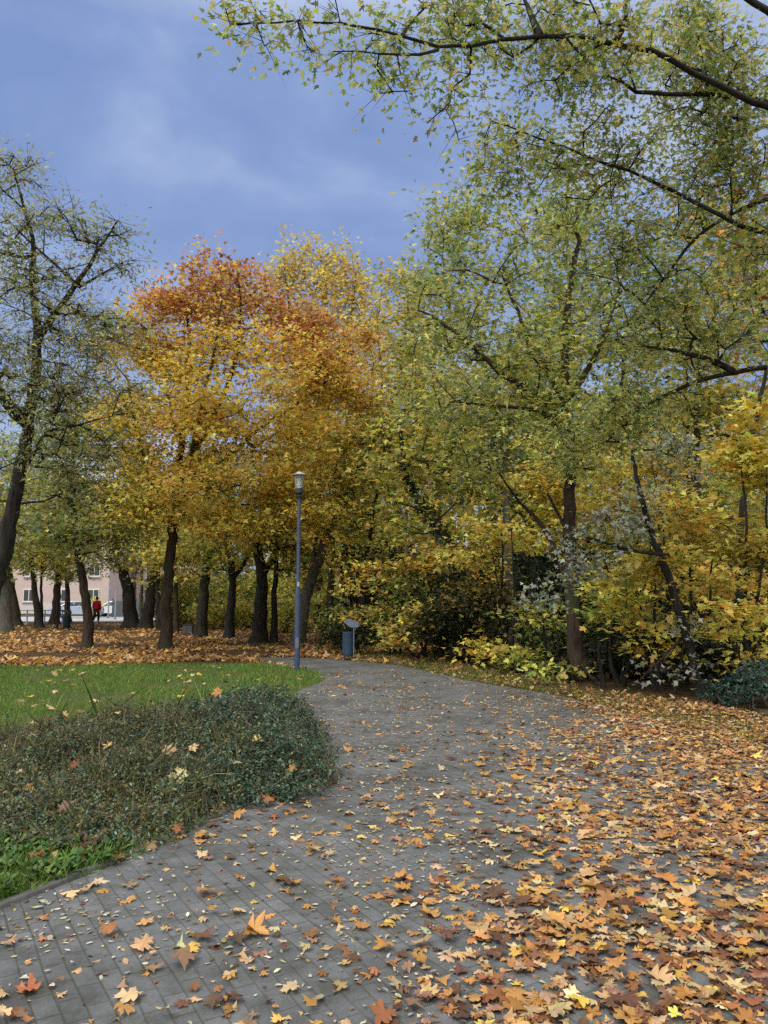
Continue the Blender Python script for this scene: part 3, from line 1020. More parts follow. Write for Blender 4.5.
trunk = np.array([tb + (0, 0, -.05), tb + (0, 0, 2), tb + (-.15, 0, 4), tb + (-.3, -.2, 6), tb + (-.4, -.5, 8), tb + (-.5, -.8, 11)])
make_tree("silver_maple", "dark limbs with small green-yellow leaves reaching in over the path from outside the frame", "tree", tb,
          [(trunk, .34, .12),
           (np.array([trunk[4]] + fl([(768, 110, 9.0), (690, 70, 8.6), (652, 49, 8.4), (616, 41, 8.2), (562, 36, 8.0), (519, 35, 7.8), (471, 45, 7.6), (438, 50, 7.4), (399, 33, 7.2), (356, 23, 7.0), (297, 20, 6.8), (230, 24, 6.6)])), .058, .006),
           (np.array(fl([(438, 50, 7.4), (410, 60, 7.3), (387, 62, 7.2), (356, 51, 7.0)])), .018, .007),
           (np.array([trunk[3]] + fl([(768, 98, 9.6), (720, 95, 9.4), (679, 94, 9.2), (636, 92, 9.0)])), .05, .025),
           (np.array([trunk[3]] + fl([(768, 236, 10.2), (722, 217, 10.0), (667, 187, 9.8), (612, 166, 9.6), (546, 140, 9.4), (491, 121, 9.2)])), .052, .008),
           (np.array([trunk[3] + (0, 0, .4)] + fl([(768, 197, 10.6), (722, 216, 10.5), (687, 246, 10.4), (663, 279, 10.3), (645, 304, 10.2)])), .048, .016),
           (np.array([trunk[2]] + fl([(768, 364, 10.4), (733, 371, 10.6), (695, 379, 10.8), (660, 398, 11), (628, 417, 11.1), (609, 440, 11.2)])), .07, .02),
           (np.array(fl([(733, 371, 10.6), (705, 355, 10.6), (672, 350, 10.6), (642, 346, 10.6)])), .05, .012),
           (np.array(fl([(540, 35, 7.9), (535, 15, 7.9), (520, -10, 8)])), .05, .012),
           (np.array(fl([(616, 41, 8.2), (640, 20, 8.2), (625, -5, 8.2)])), .04, .012),
           (np.array([trunk[4]] + fl([(780, 20, 10), (720, -20, 10), (640, -60, 9.6), (540, -80, 9)])), .07, .02)],
          [pxblob(240, 30, 52, 30, 6.7, 0, 1, .55), pxblob(310, 30, 50, 36, 6.9, 0, 1, .55), pxblob(385, 85, 36, 42, 7.2, .2, 1, .55), pxblob(400, 30, 50, 40, 7.3, .2, 1, .7), pxblob(470, 50, 50, 60, 7.7, .3, 1, .75), pxblob(450, 115, 36, 34, 7.6, .3, 1, .5), pxblob(540, 60, 55, 60, 8.0, .3, 1, .8),
           pxblob(520, 140, 55, 46, 9.2, .3, 1, .7), pxblob(620, 60, 60, 60, 8.4, .3, 1, 1.0), pxblob(700, 40, 80, 60, 9, .3, 1, 1.1), pxblob(560, 5, 60, 30, 8.2, .3, 1, .8), pxblob(470, 8, 50, 24, 7.7, .3, 1, .7), pxblob(740, 90, 50, 40, 9.4, .2, 1, .7), pxblob(610, 150, 60, 44, 9.6, .3, 1, .85), pxblob(700, 140, 80, 60, 9.8, .3, 1, 1.0), pxblob(730, 240, 60, 60, 10.2, .3, 1, .6), pxblob(650, 320, 60, 46, 10.4, .2, 1, .75),
           pxblob(730, 340, 60, 50, 10.5, .2, 1, .8), pxblob(600, 420, 50, 34, 11, 0, 1, 1.0), pxblob(660, 400, 50, 30, 11, 0, 1, .7), pxblob(600, 250, 50, 40, 10, 0, 1, .6), pxblob(490, 172, 46, 34, 9.2, .2, 1, .6), pxblob(560, 190, 60, 36, 9.6, .2, 1, .7), pxblob(640, 212, 60, 40, 10, .2, 1, .7), pxblob(690, 280, 50, 36, 10.3, .2, 1, .6), pxblob(740, 160, 40, 50, 10, .2, 1, .6), pxblob(560, 455, 36, 30, 11, 0, 1, .9)],
          P_((C_YG, 4), (C_LG, 4), (C_GRN, 4), (C_GG, 2.5), (C_TAN, .8)), 106, leaf=.072, tpl=SILVER, lai=1.25, lpc=30, spread=(.19, .13), bark=M_BARK, limbs=10, step=.22, tip_r=.0055, twigs=4, droop=1.1, tilt=.8, kpath=.2, thr=-.25, rexp=.40)

# ---- green-yellow silver maple in the wood edge, pale leaves around its trunk
Y = 15.5
make_tree("silver_maple", "tall brown trunk at the wood's edge, dark spreading boughs, broad green-yellow crown", "tree", gp(577, 676),
          [pxline([(578, 676), (575, 632), (570, 580), (569, 520), (571, 470), (566, 400), (564, 340), (570, 290), (580, 240)], Y, .165, .05, True),
           pxline([(572, 595), (557, 552), (546, 525), (534, 508), (520, 503)], Y, .08, .03), pxline([(570, 540), (560, 515), (555, 500), (547, 493)], Y, .05, .02),
           pxline([(568, 430), (540, 395), (500, 375), (450, 325), (418, 310)], Y, .09, .02, dys=[0, -.4, -.8, -1, -1]),
           pxline([(567, 410), (545, 370), (520, 320), (500, 270)], Y, .07, .02), pxline([(567, 400), (590, 370), (610, 320), (625, 270)], Y, .07, .02),
           pxline([(568, 440), (545, 410), (505, 405), (450, 402)], Y, .06, .015, dys=[0, -.7, -1.2, -1.5])],
          [pxblob(480, 335, 80, 46, Y, -.6, 1), pxblob(430, 320, 46, 40, Y, -.8, 1, .9), pxblob(550, 310, 70, 60, Y, 0, 1), pxblob(480, 250, 60, 44, Y, 0, 1, .75), pxblob(560, 230, 70, 50, Y, 0, 1, .7), pxblob(460, 395, 70, 36, Y, -1, 1), pxblob(540, 395, 70, 44, Y, -1, 1), pxblob(620, 360, 55, 60, Y, 0, 1),
           pxblob(500, 455, 60, 34, Y, -1, 1, .8), pxblob(590, 440, 50, 36, Y, -.8, 1, 1), pxblob(440, 225, 34, 34, Y, 0, 1, .7), pxblob(500, 205, 50, 30, Y, 0, 1, .6), pxblob(420, 280, 30, 30, Y, 0, 1, .7)],
          P_((C_YG, 4), (C_LG, 4), (C_GRN, 3), (C_YEL, 1.2), (C_GG, 2)), 107, leaf=.105, tpl=SILVER, lai=1.1, lpc=30, spread=(.27, .13), bark=M_BARKB, limbs=8, tip_r=.0065, droop=.9, step=.32, thr=0.0)

# ---- silver-leaved poplar
Y = 13.2
make_tree("white_poplar", "crooked dark tree at the wood's edge with silvery-white leaves in loose sprays", "tree", gp(699, 697),
          [pxline([(699, 697), (694, 665), (685, 630), (676, 602), (666, 570), (656, 548), (648, 525), (645, 512), (638, 480), (632, 450)], Y, .09, .03, True),
           pxline([(668, 556), (640, 553), (612, 545), (590, 535), (560, 540)], Y, .04, .015, dys=[0, -.2, -.4, -.6, -.7]), pxline([(686, 634), (670, 650), (655, 665), (640, 680)], Y, .03, .01, dys=[0, -.3, -.5, -.6])],
          [pxblob(590, 552, 42, 26, Y, -.5, 1, .6), pxblob(545, 588, 24, 22, Y, -.5, 1, .4), pxblob(535, 610, 20, 14, Y, -.5, 1, .2), pxblob(625, 505, 42, 34, Y, 0, 1, .55), pxblob(665, 455, 40, 36, Y, 0, 1, .5), pxblob(685, 630, 24, 16, Y, -.4, 1, .3), pxblob(655, 672, 20, 10, Y, -.5, 1, .32), pxblob(690, 664, 14, 12, Y, -.4, 1, .3)],
          P_((C_SILV, 4), (lin(150, 160, 140, K), 3), (lin(110, 122, 96, K), 3), (C_OLV, 1)), 108, leaf=.085, tpl=LOW, lai=1.5, lpc=18, spread=(.17, .10), bark=M_BARK, limbs=5, step=.25, tip_r=.004, droop=.3, tilt=1.1)

# ---- yellow maple saplings on the wood edge
GROUP_S = "young yellow maples along the edge of the wood"
Y_PAL = P_((C_GOLD, 4), (C_YEL, 5), (C_OLV, 1), (C_YG, 2))
YG_PAL = P_((C_YG, 4), (C_YEL, 2.5), (C_OLV, 2), (C_GRN, 3))
OR_PAL = P_((C_GOLD, 5), (C_ORA, 1.2), (C_TAN, 2), (C_YG, 2.5), (C_OLV, 2))
saplings = [
    # px base, Y, stem top px,py ; blobs ; pal ; leaf ; label
    (735, 14.0, (738, 440), [(735, 450, 46, 34), (712, 500, 50, 34), (755, 500, 45, 30), (735, 545, 40, 24), (760, 560, 30, 30), (765, 440, 40, 50)], Y_PAL, "tallest golden young maple at the frame's edge, under the dark drooping limb"),
    (655, 13.6, (650, 545), [(645, 570, 34, 24), (680, 560, 36, 24), (700, 590, 40, 26), (650, 610, 36, 24), (625, 590, 26, 26), (720, 618, 40, 22), (664, 655, 28, 14), (712, 655, 24, 15)], Y_PAL, "golden young maple right around the crooked silver-leaved tree"),
    (742, 12.9, (745, 610), [(745, 625, 36, 24), (755, 655, 30, 20), (715, 640, 26, 12)], Y_PAL, "low golden maple sapling just above the blue-green bush"),
    (598, 14.3, (600, 640), [(604, 658, 26, 20), (628, 645, 28, 18), (548, 668, 14, 9), (584, 668, 24, 15), (628, 670, 28, 12)], YG_PAL, "yellow-green sapling at the foot of the brown trunk"),
    (478, 18.2, (478, 640), [(478, 655, 26, 12), (470, 645, 18, 10)], Y_PAL, "small bright yellow sapling on the verge below the ivy-clad tree"),
    (440, 20.0, (440, 585), [(436, 610, 34, 24), (415, 635, 36, 20), (455, 640, 30, 18), (450, 590, 22, 18)], OR_PAL, "orange-tinged bushy sapling beside the blue litter bin's verge"),
    (395, 22.6, (395, 600), [(390, 615, 26, 16), (382, 640, 18, 12), (405, 640, 24, 16)], YG_PAL, "yellow-green bush standing directly behind the blue litter bin"),
    (505, 18.5, (500, 510), [(490, 535, 30, 18), (480, 560, 26, 12), (515, 545, 28, 22), (470, 520, 14, 14)], Y_PAL, "slim sapling holding a bright yellow tuft before the ivy-clad tree"),
    (545, 16.6, (545, 600), [(540, 625, 30, 26), (520, 650, 26, 18), (555, 655, 22, 18)], YG_PAL, "dull green-yellow sapling between the white-leaved sprays and the verge"),
    (670, 18.5, (672, 450), [(660, 480, 50, 40), (690, 450, 40, 30), (640, 520, 40, 36), (610, 490, 40, 40)], Y_PAL, "yellow maple deeper in the wood behind the crooked tree"),
    (565, 21.0, (560, 430), [(545, 470, 40, 40), (590, 480, 40, 44), (540, 520, 40, 36), (600, 540, 40, 40)], Y_PAL, "yellow maple deep behind the tall brown trunk"),
    (425, 20.8, (425, 625), [(428, 648, 24, 11), (408, 652, 14, 7)], OR_PAL, "knee-high amber sapling on the verge beside the bin"),
    (520, 16.6, (520, 655), [(520, 664, 16, 9), (506, 668, 10, 6)], YG_PAL, "low yellow-green sapling at the verge in front of the brownish shrub"),
    (612, 14.9, (615, 600), [(616, 618, 28, 24), (600, 590, 16, 14)], YG_PAL, "bushy yellow-green sapling touching the brown trunk"),
    (690, 15.2, (690, 520), [(690, 530, 36, 28), (665, 505, 30, 24), (715, 540, 30, 24)], Y_PAL, "golden young maple behind the crooked tree's bend"),
    (640, 20.0, (640, 500), [(640, 540, 40, 36), (620, 580, 40, 34), (660, 600, 36, 30)], YG_PAL, "shaded yellow-green maple behind the golden ones"),
    (465, 20.5, (465, 530), [(465, 560, 36, 30), (440, 570, 30, 26), (490, 590, 30, 26)], OR_PAL, "amber-leaved maple half hidden behind the bright yellow tuft"),
    (382, 22.0, (380, 560), [(380, 585, 34, 26), (360, 600, 26, 20), (405, 560, 30, 30)], OR_PAL, "amber maple bush against the dark gap behind the bin"),
    (765, 17.5, (765, 560), [(770, 600, 36, 50), (720, 570, 40, 40), (690, 620, 36, 30)], OR_PAL, "amber maple in the shade behind the golden saplings"),
]
for i, (px, Ys, top, bl, pal, lab) in enumerate(saplings):
    b = np.array([(px - 384) / FPX * Ys, Ys, 0.0])
    b = np.array([(px - 384) / FPX * Ys * (CA + SA * 0.1), Ys, 0.0])
    r = np.random.default_rng(400 + i)
    topw = at(top[0], top[1], Ys)
    lines = []
    for k in range(2 + (i % 2)):
        off = r.normal(0, .35, 3) * (k > 0); off[2] = 0
        b2 = b + off * .5 + (0, 0, -.05)
        tw = topw + off * 1.6 - (0, 0, .5 * k)
        lines.append((np.array([b2, b2 * .6 + tw * .4 + r.normal(0, .1, 3), b2 * .3 + tw * .7 + r.normal(0, .1, 3), tw]), .045 - .008 * k, .012))
    make_tree("maple_sapling", lab, "sapling", b, lines, [pxblob(*q, Ys, 0, .8) for q in bl], pal, 400 + i, leaf=.13 if Ys < 15 else .15, tpl=MAPLE_MID if Ys < 15 else LOW, lai=1.5, lpc=30, spread=(.27, .06), bark=M_BARK, group=GROUP_S, step=.3, limbs=2, tip_r=.004, tilt=.6, droop=.45, kpath=.15, leafmat=M_SAP, thr=.0, cl_var=.2)

# ---- trees in the depth of the wood
GROUP_W = "trees standing inside the wood"
GREEN_PAL = P_((C_GG, 3), (C_GRN, 4), (C_YG, 2), (C_DGRN, 1), (C_SAGE, 2))
OLIVE_PAL = P_((C_OLV, 3), (C_YG, 3), (C_GRN, 2), (C_GOLD, 2))
wood = [
    (406, 24.0, [(407, 560), (406, 500), (408, 430), (410, 380)], .075, [(410, 370, 34, 44), (425, 430, 34, 40)], OLIVE_PAL, "slender straight pole-like grey trunk behind the yellow bush by the bin", M_BARKG, None),
    (470, 21.0, [(466, 590), (454, 548), (431, 515), (410, 488), (402, 450), (398, 410)], .15, [(430, 430, 44, 44), (400, 470, 36, 40), (450, 480, 40, 40), (400, 520, 30, 30)], OLIVE_PAL, "slanting trunk wrapped in dark ivy", M_BARK, (1.5, 5.6, 900)),
    (511, 24.0, [(511, 600), (508, 550), (506, 490), (505, 440), (515, 390), (520, 330)], .165, [(490, 410, 60, 50), (520, 360, 50, 50), (470, 470, 50, 40), (540, 450, 44, 44), (480, 290, 50, 50), (440, 250, 36, 40)], GREEN_PAL, "straight grey trunk deep in the wood beside the ivy-clad one", M_BARKG, None),
    (533, 25.5, [(533, 600), (532, 540), (530, 480), (528, 430)], .16, [(540, 420, 44, 50), (520, 500, 40, 40)], GREEN_PAL, "black trunk paired with the straight grey one, ivy on its stem", M_BARK, (2.0, 6.0, 500)),
    (365, 26.0, [(360, 600), (366, 560), (372, 520), (380, 470)], .12, [(370, 510, 40, 44), (360, 560, 36, 30), (390, 450, 36, 40), (350, 460, 36, 40)], OLIVE_PAL, "short leaning trunk in the shade behind the blue litter bin", M_BARK, None),
    (620, 24.0, [(622, 600), (618, 520), (620, 430), (625, 340)], .16, [(620, 330, 60, 60), (600, 260, 60, 50), (640, 420, 50, 44), (660, 280, 50, 50), (560, 200, 50, 40)], GREEN_PAL, "green tree far behind the tall brown trunk, reaching above it", M_BARK, None),
    (700, 21.0, [(702, 600), (698, 500), (696, 420), (700, 330)], .14, [(700, 330, 60, 60), (735, 400, 50, 50), (690, 420, 40, 40), (750, 300, 50, 60), (720, 240, 50, 50)], OLIVE_PAL, "olive-green tree behind the drooping limb", M_BARK, None),
    (745, 16.5, [(742, 640), (738, 560), (745, 480), (760, 400), (775, 330)], .10, [(760, 330, 40, 50), (740, 200, 46, 60), (765, 250, 36, 50), (700, 190, 30, 30)], P_((C_RUST, 1), (C_ORA, 1), (C_YG, 4), (C_GRN, 3), (lin(176, 110, 80, K), 1)), "tree with a few scattered rusty leaves among yellow-green at the frame's edge", M_BARK, None),
    (440, 34.0, [(440, 610), (438, 520), (440, 420), (430, 330)], .2, [(420, 300, 46, 46), (400, 350, 40, 50), (450, 380, 60, 60), (395, 280, 22, 30), (430, 470, 60, 50)], P_((C_TAN, 3), (C_OLV, 2), (C_YG, 3), (C_GOLD, 1)), "tan-leaved tree far back, its top showing against the sky by the poplar", M_BARKG, None),
    (560, 36.0, [(560, 610), (560, 500), (565, 380), (560, 280)], .24, [(560, 300, 70, 60), (520, 400, 70, 60), (610, 400, 70, 60), (570, 480, 80, 50)], GREEN_PAL, "tall grey-green tree at the back of the wood, middle", M_BARKG, None),
    (690, 33.0, [(690, 610), (690, 500), (685, 400), (690, 300)], .22, [(690, 320, 70, 60), (740, 400, 70, 60), (650, 420, 60, 60), (700, 500, 90, 60), (750, 260, 50, 60)], OLIVE_PAL, "tall olive tree at the back of the wood toward the frame's edge", M_BARK, None),
    (330, 38.0, [(330, 620), (332, 550), (335, 480), (340, 430)], .2, [(340, 470, 60, 50), (320, 540, 60, 44), (370, 540, 50, 44)], LEFT_PAL_B, "golden-green tree behind the leaning grey trunk and lamp", M_BARK, None),
]
for i, (px, Yw, tp, r, bl, pal, lab, bk, ivy) in enumerate(wood):
    b = np.array([at(px, 600, Yw)[0], Yw, 0.0])
    ln = pxline(tp, Yw, r, r * .3)
    ln = (np.vstack([b + (0, 0, -.05), ln[0]]), r, r * .3)
    make_tree("wood_tree", lab, "tree", b, [ln], [pxblob(*q, Yw, 0, .7, .62 if q[1] < 345 else .9) for q in bl], pal, 500 + i, leaf=.17 if Yw < 22 else .2 if Yw < 30 else .26, lai=1.3, lpc=20, spread=(.42, .18), bark=bk, group=GROUP_W, step=.5, limbs=4, tip_r=.009, ivy=ivy)

# ---- shrubs of the understorey
GROUP_U = "shrubs of the dark understorey at the wood's edge"
SHADE_PAL = P_((lin(34, 44, 28), 3), (C_DGRN, 2), (lin(48, 44, 30), 1))  # near-black leaf colours that paint deep shade into the gaps
D_PAL = P_((C_DGRN, 3), (C_GRN, 3), (C_YG, 2), (C_OLV, 2))
shrubs = [
    (345, 24, [(345, 628, 40, 22)], D_PAL, "dark green shrub in the gap behind the lamp post"),
    (420, 21, [(420, 620, 40, 28), (400, 590, 30, 20)], D_PAL, "dull green shrub behind the orange-tinged sapling"),
    (500, 19, [(500, 620, 44, 40), (470, 590, 30, 24)], P_((C_DGRN, 4), (C_OLV, 2), (C_BRN, 2)), "brownish shrub filling the shade below the straight grey trunk"),
    (560, 18, [(560, 640, 36, 26), (600, 610, 30, 30)], P_((C_GRN, 4), (C_DGRN, 2), (C_LG, 2)), "deep green shrub around the foot of the brown trunk"),
    (640, 17, [(640, 650, 44, 24)], SHADE_PAL, "shade-coloured shrub low behind the silvery sprays"),
    (720, 15.5, [(720, 655, 50, 22)], SHADE_PAL, "shade-coloured shrub between the crooked tree and the blue-green bush"),
    (690, 14.8, [(690, 660, 56, 26), (655, 655, 36, 26)], SHADE_PAL, "near-black shrub added for deep shade under the silvery sprays by the crooked tree"),
    (610, 16.0, [(610, 650, 46, 30)], SHADE_PAL, "near-black shrub added as shade beyond the yellow-green sapling at the brown trunk"),
    (450, 19.5, [(450, 625, 46, 34)], SHADE_PAL, "dark shrub added to deepen the shade in the gap behind the orange-tinged sapling"),
    (350, 22.5, [(362, 640, 30, 14), (335, 640, 16, 14)], SHADE_PAL, "dark shrub added as shade against which the blue bin stands"),
    (780, 14.5, [(780, 645, 36, 34)], YG_PAL, "yellow-green shrub cut by the frame above the blue-green bush"),
    (225, 42, [(225, 612, 40, 14)], LEFT_PAL_A, "low yellow-green hedge shrub far behind the Y-forked tree"),
    (285, 38, [(290, 610, 40, 18)], LEFT_PAL_A, "yellow-green shrub far behind the thickest trunk"),
    (195, 48, [(190, 600, 24, 14)], LEFT_PAL_A, "small far shrub behind the grey cabinet"),
    (92, 62, [(92, 605, 10, 9)], P_((C_YEL, 2), (C_YG, 2)), "little yellow bush across the street by the walker"),
]
for i, (px, Ys, bl, pal, lab) in enumerate(shrubs):
    b = np.array([at(px, 610, Ys)[0], Ys, 0.0])
    r = np.random.default_rng(600 + i)
    lines = []
    for k in range(3):
        e = b + np.array([r.normal(0, .5), r.normal(0, .3), 1.0 + r.random() * .6])
        lines.append((np.array([b + (0.1 * k - .1, 0, -.05), (b + e) / 2 + r.normal(0, .1, 3), e]), .03, .01))
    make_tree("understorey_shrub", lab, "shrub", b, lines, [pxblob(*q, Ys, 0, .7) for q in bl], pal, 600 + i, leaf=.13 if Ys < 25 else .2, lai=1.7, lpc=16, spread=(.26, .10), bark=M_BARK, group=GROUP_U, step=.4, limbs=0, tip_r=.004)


# ---- far wood that reads as one mass
def far_mass(name, n, box, leaf, pal, seed, thr=-.3, gap=None):
    rng = np.random.default_rng(seed)
    (x0, x1), (y0, y1), (z0, z1) = box
    P = np.stack([rng.uniform(x0, x1, n), rng.uniform(y0, y1, n), z0 + (z1 - z0) * rng.random(n) ** 1.1], 1)
    P = P[clump_noise(P, seed, .9) > thr]
    if gap is not None:
        P = P[gap(P)]
    n = len(P)
    nrm = rng.normal(size=(n, 3)); nrm[:, 2] = np.abs(nrm[:, 2]) + .2
    tip = rng.normal(0, .6, (n, 3)); tip[:, 2] -= .5
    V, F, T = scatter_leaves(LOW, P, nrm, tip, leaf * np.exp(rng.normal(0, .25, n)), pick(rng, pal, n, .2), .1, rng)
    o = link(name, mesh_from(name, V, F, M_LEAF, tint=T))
    o["kind"] = "stuff"
    return o


far_mass("undergrowth", 34000, ((-1.5, 20), (27, 34), (0, 3.6)), .24, P_((C_DGRN, 5), (lin(34, 44, 28), 4), (C_OLV, 1)), 71)  # leaf colours darkened to stand in for shade behind the trunks
far_mass("undergrowth", 9000, ((1.2, 10), (13.6, 22), (0.02, .4)), .11, P_((C_DGRN, 4), (lin(34, 44, 28), 4), (C_OLV, 1), (C_BRN, 1)), 75, gap=lambda P: ~in_poly(P, verge_near + verge_far) & ~in_poly(P, path_pts))  # low dark leaves added to paint the wood floor in deep shade
far_mass("undergrowth", 16000, ((-13.5, -3), (43, 49), (0, 3.0)), .26, P_((C_GRN, 2), (C_OLV, 2), (C_YG, 3), (C_GOLD, 1)), 73)
far_mass("forest", 60000, ((-6, 34), (40, 60), (0, 13)), .42, P_((C_OLV, 3), (C_YG, 3), (C_GOLD, 2), (C_GRN, 2)), 72)
far_mass("forest", 26000, ((-75, -6), (104, 125), (0, 15)), .8, P_((C_OLV, 3), (C_YG, 3), (C_GOLD, 2), (C_GG, 3)), 74)
print("tree leaves", NLEAF[0])


# ================================================================== objects
def bm_obj(name, bm, mat, parent=None, smooth=False, bevel=0.0):
    if bevel:
        bmesh.ops.bevel(bm, geom=bm.edges[:], offset=bevel, segments=2, affect='EDGES', clamp_overlap=True)
    bmesh.ops.recalc_face_normals(bm, faces=bm.faces[:])
    me = bpy.data.meshes.new(name)
    bm.to_mesh(me)
    bm.free()
    me.materials.append(mat)
    if smooth:
        for p in me.polygons:
            p.use_smooth = True
        try:
            me.set_sharp_from_angle(angle=R(40))
        except Exception:
            pass
    return link(name, me, parent)


def box(bm, c, s, rz=0.0, ry=0.0):
    m = Matrix.Translation(c) @ Matrix.Rotation(rz, 4, 'Z') @ Matrix.Rotation(ry, 4, 'Y') @ Matrix.Diagonal((*s, 1))
    bmesh.ops.create_cube(bm, size=1, matrix=m)
    return bm


def lathe(bm, prof, seg=24, c=(0, 0, 0)):
    rows = []
    for r, z in prof:
        if r < 1e-5:
            rows.append([bm.verts.new((c[0], c[1], c[2] + z))])
        else:
            rows.append([bm.verts.new((c[0] + r * math.cos(2 * math.pi * i / seg), c[1] + r * math.sin(2 * math.pi * i / seg), c[2] + z)) for i in range(seg)])
    for a, b in zip(rows, rows[1:]):
        for i in range(seg):
            j = (i + 1) % seg
            if len(a) == 1 and len(b) == 1:
                continue
            if len(a) == 1:
                bm.faces.new((a[0], b[j], b[i]))
            elif len(b) == 1:
                bm.faces.new((a[i], a[j], b[0]))
            else:
                bm.faces.new((a[i], a[j], b[j], b[i]))
    return bm


M_BLUE = plain("blue_grey_paint", (0.042, 0.066, 0.135), .45, .5, 0, .18, 8)
M_BLUE2 = plain("weathered_blue_grey_paint", (0.12, 0.15, 0.20), .5, .5, 0, .15, 8)
M_BIN = plain("bin_blue_paint", (0.026, 0.055, 0.098), .5, .5, 0, .2, 10)
M_BINL = plain("bin_pale_blue_paint", (0.13, 0.165, 0.22), .5, .5, 0, .15, 10)
M_DARKM = plain("dark_metal", (0.02, 0.021, 0.024), .5, .5, 0, .2, 10)
M_CAP = plain("lamp_cap_grey", (0.42, 0.41, 0.38), .45, .5, 0, .1, 10)
M_WHITE = plain("white_plastic", (0.72, 0.71, 0.66), .5, .4, 0, .05, 10)
m, nt_, out_ = new_mat("lamp_glass")
gb = principled(nt_, out_, .08, .5)
gb.inputs["Base Color"].default_value = (0.85, 0.88, 0.86, 1)
gb.inputs["Transmission Weight"].default_value = 0.85
gb.inputs["IOR"].default_value = 1.2
M_GLASS = m

# ---- street lamp
lp = gp(297, 671)
lamp = empty("street_lamp", (lp[0], lp[1], 0), "tall slim blue-grey park lamp with glass cylinder and flat round cap at the lawn's corner", "street lamp")
LT = 1.6 + (599 - 471) / FPX * lp[1]
zs = LT
bm = lathe(bmesh.new(), [(0.0, -.05), (.062, -.05), (.062, 1.72), (.056, 1.78), (.043, 1.84), (.040, zs - .66), (.046, zs - .655), (.046, zs - .62), (0, zs - .62)], 20)
bm_obj("pole", bm, M_BLUE, lamp, True)
bm = box(bmesh.new(), (0, -.062, .62), (.075, .012, .24))
bm_obj("access_door", bm, M_BLUE2, lamp, bevel=.004)
bm = lathe(bmesh.new(), [(0, zs - .619), (.07, zs - .619), (.085, zs - .58), (.055, zs - .56), (.055, zs - .53), (.098, zs - .50), (.102, zs - .40), (.098, zs - .39), (0, zs - .39)], 24)
bm_obj("lamp_socket", bm, M_DARKM, lamp, True)
bm = lathe(bmesh.new(), [(.092, zs - .389), (.118, zs - .11), (.108, zs - .11), (.084, zs - .389)], 28)
bm_obj("glass_cylinder", bm, M_GLASS, lamp, True)
bm = lathe(bmesh.new(), [(0, zs - .388), (.045, zs - .388), (.05, zs - .33), (.05, zs - .2), (.04, zs - .16), (0, zs - .15)], 20)
bm_obj("bulb", bm, M_WHITE, lamp, True)
bm = lathe(bmesh.new(), [(0, zs - .108), (.12, zs - .108), (.185, zs - .085), (.188, zs - .075), (.12, zs - .05), (.075, zs - .035), (.06, zs - .01), (.03, zs), (0, zs)], 32)
bm_obj("lamp_cap", bm, M_CAP, lamp, True)
bm = box(bmesh.new(), (.012, -.055, 1.93), (.05, .028, .10))
bm_obj("sticker", bm, M_CAP, lamp, bevel=.002)

# ---- litter bin
bp_ = gp(348.2, 660.2)
lb = empty("litter_bin", (bp_[0], bp_[1], 0), "blue-grey round litter bin on a post with a tilted hood, where the path bends", "litter bin")
bm = bmesh.new()
prof = [(0, .11), (.135, .11), (.148, .13), (.15, .2), (.15, .68), (.157, .70), (.157, .74), (.14, .74), (.135, .26), (0, .24)]
lathe(bm, prof, 28)
for k in range(14):
    a = 2 * math.pi * k / 14
    box(bm, (.152 * math.cos(a), .152 * math.sin(a), .42), (.010, .022, .46), a)
bm_obj("drum", bm, M_BIN, lb, True)
bm = box(bmesh.new(), (.148, -.12, .52), (.028, .04, .86))
bm_obj("post", bm, M_BINL, lb, bevel=.006)
bm = bmesh.new()
hp = [(-.115, 1.03), (-.05, 1.062), (.04, 1.08), (.09, 1.06), (.135, 1.015), (.29, 1.01), (.285, .87), (.24, .85), (.13, .845), (.03, .865), (-.03, .92), (-.08, .985)]
v0 = [bm.verts.new((x, -.16, z)) for x, z in hp]
v1 = [bm.verts.new((x, .16, z)) for x, z in hp]
bm.faces.new(v0); bm.faces.new(v1[::-1])
for i in range(len(hp)):
    j = (i + 1) % len(hp)
    bm.faces.new((v0[i], v1[i], v1[j], v0[j]))
bm_obj("hood", bm, M_BINL, lb, bevel=.012)
for sx in (-.10, .11):
    bm = box(bmesh.new(), (sx, -.08, .05), (.03, .03, .16))
    bm_obj("foot", bm, M_DARKM, lb, bevel=.004)

# ---- far litter bin
b2 = gp(66.5, 629)
fb = empty("litter_bin", (b2[0], b2[1], 0), "dark green litter bin with an open hood far off among the trunks", "litter bin")
bm = lathe(bmesh.new(), [(0, .02), (.17, .02), (.2, .1), (.2, .62), (.21, .64), (.21, .68), (.18, .68), (.16, .2), (0, .2)], 20)
bm_obj("drum", bm, plain("dark_green_paint", (.012, .03, .03), .5, .4), fb, True)
bm = box(bmesh.new(), (.16, .05, .5), (.05, .08, 1.0))
bm_obj("post", bm, M_DARKM, fb, bevel=.006)
bm = box(bmesh.new(), (-.05, 0, .92), (.5, .36, .07), 0, R(14))
bm_obj("hood", bm, M_DARKM, fb, bevel=.015)

# ---- grey cabinet
cb = gp(188, 634)
M_CAB = plain("cabinet_grey", (.075, .08, .085), .7, .3)
c0 = empty("utility_cabinet", (cb[0], cb[1], 0), "low grey utility cabinet among the dark trunks", "cabinet")
bm_obj("cabinet_body", box(bmesh.new(), (0, 0, .2), (.46, .3, .40)), M_CAB, c0, bevel=.01)
bm_obj("lid", box(bmesh.new(), (0, 0, .425), (.5, .34, .04)), M_DARKM, c0, bevel=.008)
for sx in (-.112, .112):
    bm_obj("door", box(bmesh.new(), (sx, -.156, .21), (.21, .012, .34)), M_CAB, c0, bevel=.003)


